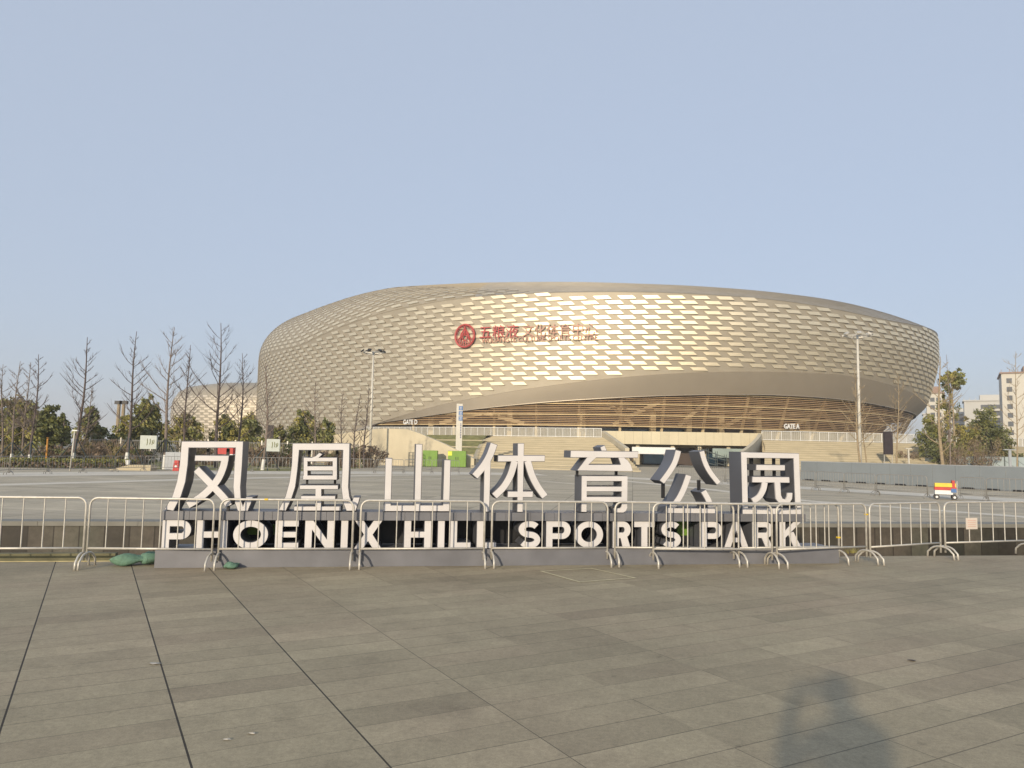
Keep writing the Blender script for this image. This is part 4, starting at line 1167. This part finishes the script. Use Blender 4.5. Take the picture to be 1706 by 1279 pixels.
# white picket fence far left, in front of the evergreens
pf = thing('picket_fence', 'pale metal picket fence in front of the evergreens at mid left', 'fence', (0, 0, 0))
g = MB(); q0, q1 = at(150, 730, 70), at(600, 726, 82)
n = 150
for k in range(n + 1):
    q = q0.lerp(q1, k / n); g.bar((q.x, q.y, 0.3), (q.x, q.y, 2.15), .03, .03)
for zz in (.7, 2.05): g.bar((q0.x, q0.y, zz), (q1.x, q1.y, zz), .06, .08)
g.build('picket_panel', M['galv_far'], pf)
for k in range(0, n + 1, 15):
    q = q0.lerp(q1, k / n); g = MB(); g.box((q.x, q.y, 1.15), (.12, .12, 2.3)); g.build('post', M['galv'], pf)

# ================================================================ TREES AND SHRUBS
def leaves(g, c, r, n, size, rnd, ms, squash=1.0, clumps=None):
    c = Vector(c)
    k = clumps or max(6, int(n / 45))
    cl = []
    for i in range(k):
        d = Vector((rnd.gauss(0, 1), rnd.gauss(0, 1), rnd.gauss(0, 1))).normalized() * rnd.random() ** .45
        cl.append((Vector((d.x * r[0], d.y * r[1], d.z * r[2])) * .86, rnd.uniform(.16, .34), rnd.choice(ms)))
    for i in range(n):
        b, s_, mi = rnd.choice(cl)
        d = Vector((rnd.gauss(0, 1), rnd.gauss(0, 1), rnd.gauss(0, 1))).normalized() * rnd.random() ** .5
        p = c + b + Vector((d.x * r[0], d.y * r[1], d.z * r[2])) * s_
        if p.z < .05: p.z = .05 + rnd.random() * .3
        q = Vector((rnd.gauss(0, 1), rnd.gauss(0, 1), rnd.gauss(0, .8) + .3)).normalized()
        u = q.orthogonal().normalized() * size * rnd.uniform(.6, 1.3); v = q.cross(u).normalized() * size * rnd.uniform(.35, .7)
        g.face([p - u, p - v * .9, p + u, p + v], mi)
LM = ['leaf_a', 'leaf_b', 'leaf_c', 'leaf_d', 'leaf_e']
def evergreen(x, ytop, D, rad, lb, ms=(0, 0, 1, 2), n=1700, tall=None, seed=0, low=.25, group=None, name='evergreen_tree', trunkm='trunk_mid'):
    rnd = random.Random(seed + int(x * 7))
    b = at(x, 740, D); b.z = 0; H_ = at(x, ytop, D).z
    o = thing(name, lb, 'tree', b, rnd.uniform(0, 6), group)
    rad *= 1.12 if low < .5 else 1.0
    z0 = H_ * low; cz = (H_ + z0) / 2; hz = (H_ - z0) / 2
    g = MB(); g.tube([(0, 0, 0), (.05, .03, H_ * .4), (0, .08, H_ * .85)], [.13, .10, .03], 7)
    for k in range(7):
        a = rnd.uniform(0, 6.28); zs = rnd.uniform(z0 * .8, H_ * .7); L = rad * rnd.uniform(.5, .9)
        g.tube([(0, 0, zs), (L * .5 * cos(a), L * .5 * sin(a), zs + L * .35), (L * cos(a), L * sin(a), zs + L * .5)], [.05, .035, .012], 5)
    g.build('trunk', M[trunkm], o)
    g = MB()
    leaves(g, (0, 0, cz - hz * .2), (rad, rad, hz * .8), int(n * 1.5), .19, rnd, ms)
    leaves(g, (rad * .1, 0, cz + hz * .4), (rad * .62, rad * .62, hz * .62), int(n * .7), .19, rnd, ms)
    g.build('crown', [M[q] for q in LM], o)
    return o
eg = 'evergreen trees behind the fence on the left'
evergreen(12, 652, 74, 3.2, 'broad brownish olive tree at the left edge', (3, 3, 0, 1), 2400, seed=1, low=.12, group=eg)
evergreen(44, 668, 72, 2.0, 'olive tree just right of the one at the left edge', (3, 0, 2), 1200, seed=2, low=.15, group=eg)
evergreen(83, 670, 66, 1.6, 'dark green tree beside the orange post', (1, 0, 1), 1500, seed=3, low=.1, group=eg)
evergreen(104, 684, 66, 1.0, 'small thin green tree with a loose crown beside a dark one', (1, 0), 500, seed=4, low=.3, group=eg)
evergreen(146, 672, 72, 1.3, 'slim olive tree behind the leaning bare tree', (0, 3, 1), 900, seed=5, low=.15, group=eg)
evergreen(166, 700, 72, 1.5, 'low dark tree under the thin bare twigs', (1, 1, 3), 700, seed=6, low=.1, group=eg)
evergreen(243, 654, 80, 2.1, 'tall rounded dark green tree, the biggest behind the fence', (0, 0, 1, 2), 2400, seed=7, low=.1, group=eg)
evergreen(212, 690, 78, 1.7, 'yellowish green tree left of the biggest evergreen', (2, 0, 2), 1100, seed=8, low=.1, group=eg)
evergreen(270, 696, 80, 1.3, 'small dark tree right of the biggest evergreen', (1, 0), 700, seed=9, low=.1, group=eg)
evergreen(312, 684, 80, 2.2, 'yellow olive tree in front of the far arena', (2, 3, 0), 1500, seed=10, low=.1, group=eg)
evergreen(377, 689, 82, 1.8, 'rounded green tree behind the first character, left of its twin', (0, 1, 2), 1500, seed=11, low=.12, group=eg)
evergreen(417, 683, 82, 1.9, 'rounded green tree beside the gold wall edge', (0, 1, 2), 1500, seed=12, low=.12, group=eg)
evergreen(462, 700, 84, 1.2, 'olive tree right of the dark vertical board', (0, 3), 800, seed=13, low=.12, group=eg)
evergreen(507, 680, 86, 2.0, 'bright green tree before the gold wall', (0, 2, 1), 1700, seed=14, low=.12, group=eg)
evergreen(484, 706, 84, 1.0, 'dark low tree beside the bright green one', (1, 1), 600, seed=15, low=.1, group=eg)
evergreen(547, 692, 86, 1.5, 'thin dark tree at the end of the curved wall', (1, 0, 3), 800, seed=16, low=.2, group=eg)
# right side
eg2 = 'evergreens beyond the hoarding on the right'
o = evergreen(1590, 611, 92, 1.7, 'tall tree with a tufted crown on a bare stem right of the arena', (0, 2, 1), 900, seed=20, low=.76, group=eg2, trunkm='trunk_pale')
evergreen(1582, 640, 94, 1.4, 'thin leafy tree under the tufted crown', (1, 2, 0), 420, seed=21, low=.4, group=eg2)
evergreen(1553, 683, 96, 1.9, 'dark green tree tight against the arena edge', (1, 0, 1), 1400, seed=22, low=.05, group=eg2)
evergreen(1607, 694, 98, 2.4, 'olive tree in the middle of the right hand clump', (2, 0, 3), 1500, seed=23, low=.05, group=eg2)
evergreen(1646, 674, 100, 3.2, 'big dark green tree in front of the grey apartment block', (0, 1, 1), 2400, seed=24, low=.08, group=eg2)
evergreen(1672, 706, 96, 2.0, 'dark low tree by the tall tower', (1, 3), 1200, seed=25, low=.05, group=eg2)
evergreen(1574, 716, 92, 1.7, 'brown green bush behind the pale trunk', (3, 1), 900, seed=26, low=.03, group=eg2)

def bare(x, yb, xt, yt, D, lb, m='trunk_dark', r0=.10, seed=0, spread=1.0, wash=True, stakes=True, group='leafless trees', first=.25, dens=1.0, twig_up=.9):
    rnd = random.Random(seed * 13 + int(x))
    b = at(x, yb, D); b.z = 0
    t = at(xt, yt, D); H_ = t.z; lean_ = Vector((t.x - b.x, rnd.uniform(-.3, .3), H_))
    o = thing('bare_tree', lb, 'tree', b, 0, group)
    def tp(s):
        return Vector((lean_.x * s + .12 * sin(s * 5 + seed), lean_.y * s + .1 * sin(s * 4), H_ * s))
    off = tp(0)
    def T(s): return tp(s) - off * (1 - s)
    g = MB(); ns = 12
    g.tube([T(i / ns) for i in range(ns + 1)], [r0 * (1 - .9 * (i / ns)) + .008 for i in range(ns + 1)], 7); g.build('trunk', M[m], o, True)
    g = MB()
    nb = int(25 * dens)
    for i in range(nb):
        s_ = first + (.96 - first) * (i + rnd.random()) / nb
        a = i * 2.4 + rnd.uniform(-1.1, 1.1)
        L = H_ * .40 * (1.05 - s_) ** .8 * spread * rnd.uniform(.4, 1.2)
        p = T(s_); d = Vector((cos(a), sin(a), twig_up * rnd.uniform(.6, 1.0)))
        pts = [p]; rr = [r0 * (1 - s_) * .34 + .009]
        for k in range(1, 5):
            p = p + d.normalized() * L / 4; d = d + Vector((rnd.uniform(-.3, .3), rnd.uniform(-.3, .3), rnd.uniform(.02, .38)))
            pts.append(p); rr.append(rr[0] * (1 - k / 5) + .006)
        g.tube(pts, rr, 4, cap=False)
        for j in range(9):
            k = rnd.choice((1, 1, 2, 2, 3, 3)); q = pts[k]; a2_ = a + rnd.choice((-1, 1)) * rnd.uniform(.4, 1.0)
            dd = Vector((cos(a2_), sin(a2_), rnd.uniform(.7, 1.5))).normalized(); l2 = L * rnd.uniform(.15, .55)
            q2 = q + dd * l2 * .5; q3 = q2 + (dd + Vector((0, 0, .3))).normalized() * l2 * .5
            g.tube([q, q2, q3], [.010, .008, .004], 3, cap=False)
    g.build('branch_crown', M[m], o)
    if wash:
        g = MB(); g.tube([T(0), T(.10)], [r0 + .03, r0 + .012], 9); g.build('painted_band', M['lime_wash'], o)
    if stakes:
        for k in range(4):
            a = k * pi / 2 + .6
            g = MB(); g.tube([(1.25 * cos(a), 1.25 * sin(a), 0), tuple(T(.21) + Vector((.06 * cos(a), .06 * sin(a), 0)))], .035, 5); g.build('stake', M['stake'], o)
    return o
bt = [(3, 755, 8, 607, 60, 'bare tree cut off by the left edge', 'trunk_mid', .09, 1.0), (20, 752, 30, 601, 58, 'bare tree second from the left edge, with a red tinge', 'trunk_mid', .09, .9), (38, 752, 47, 603, 60, 'thin bare tree among the crowded leftmost group', 'trunk_mid', .08, .9),
      (50, 756, 67, 591, 55, 'bare tree with a bright white painted foot, right of the leftmost group', 'trunk_dark', .10, .8), (121, 752, 149, 562, 57, 'dark bare tree leaning right, behind the slender lamp post', 'trunk_dark', .13, 1.0), (131, 745, 158, 640, 64, 'small pale bare tree beside the leaning one', 'trunk_mid', .07, .9),
      (211, 752, 227, 551, 58, 'straight dark bare tree before the biggest evergreen', 'trunk_dark', .13, 1.0), (274, 765, 293, 546, 53, 'bare tree with a pale trunk and dark props left of the first character', 'trunk_mid', .12, 1.1), (308, 752, 316, 575, 60, 'bare tree rising above the left side of the first character', 'trunk_dark', .10, .9),
      (361, 752, 367, 538, 58, 'tallest bare tree, above the first character', 'trunk_dark', .14, 1.2), (395, 752, 406, 589, 60, 'bare tree just left of the gold arena edge', 'trunk_dark', .10, 1.0), (438, 768, 448, 606, 55, 'staked bare tree between the first two characters', 'trunk_mid', .11, .8),
      (522, 752, 528, 634, 62, 'bare tree above the second character', 'trunk_mid', .09, .7), (570, 752, 572, 650, 64, 'thin bare tree right of the second character', 'trunk_mid', .07, .7), (590, 752, 599, 655, 64, 'slim bare tree left of the dark-headed mast', 'trunk_dark', .07, .6), (607, 752, 612, 640, 66, 'bare tree standing against the dark-headed mast', 'trunk_dark', .08, .6)]
for i, (x, yb, xt, yt, D, lb, m, r0, spd) in enumerate(bt):
    bare(x, yb, xt, yt, D, lb, m, r0, seed=i + 1, spread=spd, wash=i in (1, 2, 3, 4, 6, 7, 11), stakes=i in (1, 3, 4, 6, 7, 11), group='leafless trees along the left')
rt = [(1573, 775, 1563, 594, 58, 'bare tree with a stout pale trunk right of the arena', 'trunk_pale', .15, 1.0), (1437, 772, 1418, 612, 62, 'slender bare tree leaning left beside the right mast', 'trunk_pale', .09, .8), (1494, 765, 1494, 622, 66, 'pale bare tree in front of the louvres right of the mast', 'trunk_pale', .09, 1.0),
      (1583, 770, 1580, 590, 75, 'thin bare tree directly behind the stout pale trunk', 'trunk_mid', .07, .6), (1692, 745, 1697, 585, 70, 'bare tree in front of the tall tower at the right edge', 'trunk_pale', .07, .9), (1445, 772, 1432, 640, 64, 'low bare tree right at the foot of the right mast', 'trunk_pale', .06, .9)]
for i, (x, yb, xt, yt, D, lb, m, r0, spd) in enumerate(rt):
    bare(x, yb, xt, yt, D, lb, m, r0, seed=i + 40, spread=spd, wash=False, stakes=False, group='leafless trees on the right', first=.3 if i else .2, dens=.6 if i == 0 else .9)

# clipped hedge and lawn strip on the left
g = MB(); rnd = random.Random(5)
h0, h1 = at(-60, 776, 50), at(215, 775, 52.5)
for i in range(5200):
    t = rnd.random(); q = h0.lerp(h1, t)
    p = Vector((q.x, q.y + rnd.uniform(-.1, 1.3), rnd.random() ** .6 * .62))
    u = Vector((rnd.gauss(0, 1), rnd.gauss(0, 1), rnd.gauss(0, 1))).normalized() * .09; v = u.orthogonal().normalized() * .06
    g.face([p - u, p - v, p + u, p + v], rnd.choice((0, 0, 1, 2)) if p.z > .42 else rnd.choice((3, 3, 1)))
tag(g.build('hedge', [M['leaf_a'], M['leaf_b'], M['leaf_c'], M['leaf_e']]), 'low clipped hedge behind the far barriers on the left', 'hedge')
g = MB(); g.face([at(-300, 770, 49) * Vector((1, 1, 0)) + Vector((0, 0, .004)) if False else Vector((-70, 47.5, .006)), Vector((-13, 53.8, .006)), Vector((-13, 76, .006)), Vector((-90, 76, .006))])
struct(g.build('lawn', M['grass']))
def shrub(x, ytop, D, rad, lb, ms, n, seed, twigs=60):
    rnd = random.Random(seed); b = at(x, 760, D); b.z = 0; H_ = max(.8, at(x, ytop, D).z)
    o = thing('shrub', lb, 'shrub', b, 0, 'shrubs along the left')
    g = MB()
    for k in range(twigs):
        a = rnd.uniform(0, 6.28); rr = rnd.random() ** .5
        p = Vector((.3 * rad * rr * cos(a), .3 * rad * rr * sin(a), 0)); q = Vector((rad * rr * cos(a), rad * rr * sin(a), H_ * rnd.uniform(.6, 1.0)))
        g.tube([p, p.lerp(q, .5) + Vector((0, 0, .15)), q], [.02, .014, .006], 3, cap=False)
    g.build('twig_mass', M['twig'], o)
    g = MB(); leaves(g, (0, 0, H_ * .48), (rad, rad * .8, H_ * .5), n, .11, rnd, ms); g.build('foliage', [M[q] for q in LM], o)
sh = [(10, 735, 62, 1.6, 'dark shrub under the leftmost bare trees', (1, 3, 4)), (60, 738, 60, 1.7, 'dark shrub left of the orange post', (1, 4, 3)), (100, 742, 60, 1.5, 'dark brown shrub right of the orange post', (4, 1)), (150, 730, 62, 1.8, 'reddish brown shrub behind the slender lamp post', (4, 4, 3)),
      (180, 728, 64, 1.7, 'reddish brown shrub below the gap between evergreens', (4, 3, 4)), (196, 730, 60, 1.3, 'yellow green shrub with golden tips', (2, 2, 3)), (232, 742, 60, 1.5, 'purplish shrub behind the left picture board', (4, 1)), (320, 732, 66, 1.6, 'dark shrub seen through the first character', (1, 4)),
      (345, 735, 66, 1.6, 'dull brown shrub seen through the first character', (4, 3)), (430, 738, 66, 1.7, 'dry brown shrub left of the second character', (4, 4, 3)), (475, 740, 66, 1.6, 'grey brown shrub beside the right picture board', (4, 1)), (560, 740, 68, 1.6, 'dark shrub right of the second character', (1, 4, 4)), (588, 742, 68, 1.5, 'grey shrub under the curved wall', (4, 1)),
      (618, 737, 68, 1.5, 'tall reddish dry shrub at the end of the row below the curved wall', (4, 4)), (1590, 735, 88, 1.6, 'dry twiggy shrub behind the hoarding', (4, 3)), (1635, 728, 90, 2.4, 'wide brown twiggy shrub in the right hand clump', (4, 3, 4)), (1512, 745, 96, 1.5, 'pale dry reeds beside the dark screen', (3, 4))]
for i, (x, yt, D, r, lb, ms) in enumerate(sh): shrub(x, yt, D, r * 1.1, lb, ms, 1100, 100 + i, 80)

# ================================================================ FAR BUILDINGS
M['apart'] = mat('cream_render', (.56, .53, .46), .8, var=.05, scale=.1)
M['apart2'] = mat('pale_grey_render', (.48, .47, .44), .8, var=.05, scale=.1)
M['pane'] = mat('dark_window_glass', (.06, .07, .085), .2, var=.4, scale=.2)
M['roofterr'] = mat('brown_roof_tile', (.30, .20, .15), .8)
def block(x0, x1, ytop, D, dep, lb, m, cols, rows, ww, wh, parapet=True, rz=0.0):
    a, b = at(x0, ytop, D), at(x1, ytop, D); wd = b.x - a.x; H_ = a.z
    o = thing('apartment_block', lb, 'building', Vector((a.x, D, 0)), rz, None)
    g = MB(); g.box((wd / 2, dep / 2, H_ / 2), (wd, dep, H_)); wl = g.build('wall', M[m], o)
    if parapet:
        g = MB(); g.box((wd / 2, dep / 2, H_ + .15), (wd + 1.0, dep + 1.0, .5)); g.box((wd * .6, dep / 2, H_ + 1.6), (wd * .5, dep * .5, 2.6)); 
        for k in range(9): g.box((wd * k / 8, .1, H_ + .9), (.15, .15, 1.0))
        g.build('roof', M['roofterr'] if m == 'apart' else M[m], o)
    for c in cols:
        for r in range(rows):
            z = H_ - 2.6 - r * 3.0
            if z < 3: break
            g = MB(); g.box((wd * c, -.03, z), (ww, .12, wh)); g.build('window', M['pane'], o)
    return o
b1 = block(1668, 1760, 622, 260, 22, 'tall cream apartment tower at the right edge of the photo', 'apart', (.115,), 9, 1.6, 1.7, rz=radians(-31))
o = block(1606, 1672, 668, 330, 16, 'pale grey apartment block behind the big dark tree', 'apart2', (.42, .55, .68, .81, .94), 5, 2.3, 1.7, rz=radians(-30))
for r in range(5):
    g = MB(); H_ = at(1606, 668, 330).z; g.box((11, -.7, H_ - 4.2 - 3.0 * r), (12.5, 1.3, .5)); g.build('balcony', M['apart'], o)
block(1538, 1607, 690, 360, 16, 'low pale block half hidden behind the arena edge', 'apart2', (.2, .35, .5, .65, .8), 4, 2.2, 1.6, rz=radians(-29))
block(1543, 1568, 655, 300, 10, 'narrow pale block rising beside the arena rim', 'apart', (.35, .7), 7, 1.6, 1.6, rz=radians(-28))
# twin chimneys-like posts behind the evergreens
for i, x in enumerate((194, 202)):
    a = at(x, 740, 110); H_ = at(x, 672, 110).z
    o = thing('slender_pole', ('left', 'right')[i] + ' pole of the pale pair with dark caps beside the biggest evergreen', 'pole', Vector((a.x, 110, 0)), 0, 'pale poles')
    g = MB(); g.tube([(0, 0, 0), (0, 0, H_)], [.3, .24], 8); g.build('pole', M['trunk_pale'], o)
    g = MB(); g.box((0, 0, H_ + .15), (1.1, .5, .5)); g.build('cap', M['black'], o)

# ================================================================ THE PHOTOGRAPHER (casts the shadow at lower right)
def person():
    V = {}; E_ = []; R_ = {}
    def v(n, p, r): V[n] = p; R_[n] = r
    bx, by = .17, -.27
    v('pel', (bx, by - .02, .98), .165); v('waist', (bx, by, 1.16), .16); v('chest', (bx, by, 1.40), .175); v('neck', (bx, by + .04, 1.575), .068); v('headb', (bx - .005, by + .07, 1.655), .09); v('head', (bx - .01, by + .075, 1.755), .105); v('crown', (bx - .01, by + .06, 1.84), .08)
    for s_, n in ((-1, 'l'), (1, 'r')):
        v('sh' + n, (bx + s_ * .185, by + .01, 1.505), .085)
        hx = -.088 if s_ < 0 else .09
        v('el' + n, (-.20, -.13, 1.31) if s_ < 0 else (.43, -.15, 1.44), .062)
        v('wr' + n, (hx - .03 if s_ < 0 else hx + .03, -.085, 1.66 if s_ < 0 else 1.725), .042); v('ha' + n, (hx * .97, -.06, 1.71), .038)
        v('hip' + n, (bx + s_ * .10, by - .02, .92), .125); v('kn' + n, (bx + s_ * .12, by + .01, .51), .08); v('an' + n, (bx + s_ * .13, by - .04, .10), .055); v('to' + n, (bx + s_ * .15, by + .15, .045), .04)
        E_.extend([('chest', 'sh' + n), ('sh' + n, 'el' + n), ('el' + n, 'wr' + n), ('wr' + n, 'ha' + n), ('pel', 'hip' + n), ('hip' + n, 'kn' + n), ('kn' + n, 'an' + n), ('an' + n, 'to' + n)])
        for f in range(5):
            q = (hx + (.012 if s_ < 0 else -.012) + (.0), -.045 if f < 4 else -.06, 1.765 - f * .022 if f < 4 else 1.66)
            v('f%d%s' % (f, n), (hx * .95, -.058, 1.755 - f * .02 if f < 4 else 1.668), .0095); v('g%d%s' % (f, n), (hx * .62, -.034, 1.757 - f * .02 if f < 4 else 1.672), .0085)
            E_.extend([('ha' + n, 'f%d%s' % (f, n)), ('f%d%s' % (f, n), 'g%d%s' % (f, n))])
    E_.extend([('pel', 'waist'), ('waist', 'chest'), ('chest', 'neck'), ('neck', 'headb'), ('headb', 'head'), ('head', 'crown')])
    ks = list(V); ix = {k: i for i, k in enumerate(ks)}
    me = bpy.data.meshes.new('person'); me.from_pydata([V[k] for k in ks], [(ix[a], ix[b]) for a, b in E_], [])
    o = bpy.data.objects.new('person', me); COL.objects.link(o)
    md = o.modifiers.new('skin', 'SKIN'); md.use_smooth_shade = True
    for i, k in enumerate(ks):
        sv = me.skin_vertices[0].data[i]; sv.radius = (R_[k], R_[k]); sv.use_root = (k == 'pel')
    o.modifiers.new('sub', 'SUBSURF').levels = 1
    m = mat('dark_jacket', (.04, .045, .06), .8, var=.2)
    me.materials.append(m)
    tag(o, 'standing person in dark clothes raising a phone, whose shadow falls on the paving', 'person')
    g = MB(); g.ball((bx - .01, by + .045, 1.80), (.112, .118, .105), 8, jit=.02); g.build('hair', M['black'], o, True)
    return o
person()
g = MB(); g.box((0, 0, 0), (.155, .009, .075)); 
tag(g.build('phone', M['black'], loc=(.005, -.022, EYE - .022)), 'black phone held up by the person casting the shadow', 'phone')

# litter on the paving
M['dull_paper'] = mat('dull_paper', (.42, .39, .33), .8)
for i, (x, y, sz, mk, lb) in enumerate(((257, 1106, .035, 'white', 'white paper scrap beside the second long joint from the left'), (420, 1223, .02, 'white', 'small pale scrap between the second and third long joints'), (378, 1233, .016, 'white', 'tiny pale crumb left of a small scrap near the bottom'), (1520, 1101, .03, 'dark', 'dark dry leaf on the open paving at right'))):
    rnd = random.Random(i); g = MB()
    ps_ = [Vector((sz * rnd.uniform(.6, 1.4) * cos(a) * 1.3, sz * rnd.uniform(.5, 1.0) * sin(a), .004 + rnd.uniform(0, .008))) for a in [k * pi / 4 for k in range(8)]]
    for k in range(8): g.face([Vector((0, 0, .012)), ps_[k], ps_[(k + 1) % 8]])
    tag(g.build('leaf' if mk == 'dark' else 'paper_scrap', M['dark'] if mk == 'dark' else M['dull_paper'], loc=gnd(x, y)), lb, 'litter')
# ================================================================ HAZE
g = MB(); g.box((0, 0, 37), (6000, 6000, 86))
hz_ = struct(g.build('haze', []), 'stuff')
hm = bpy.data.materials.new('thin_haze'); hm.use_nodes = True
for n_ in list(hm.node_tree.nodes):
    if n_.type == 'BSDF_PRINCIPLED': hm.node_tree.nodes.remove(n_)
pv = hm.node_tree.nodes.new('ShaderNodeVolumePrincipled'); pv.inputs['Color'].default_value = (.95, .945, .93, 1); pv.inputs['Density'].default_value = .0005; pv.inputs['Anisotropy'].default_value = 0.0
hm.node_tree.links.new(pv.outputs[0], [n_ for n_ in hm.node_tree.nodes if n_.type == 'OUTPUT_MATERIAL'][0].inputs['Volume'])
hz_.data.materials.append(hm)
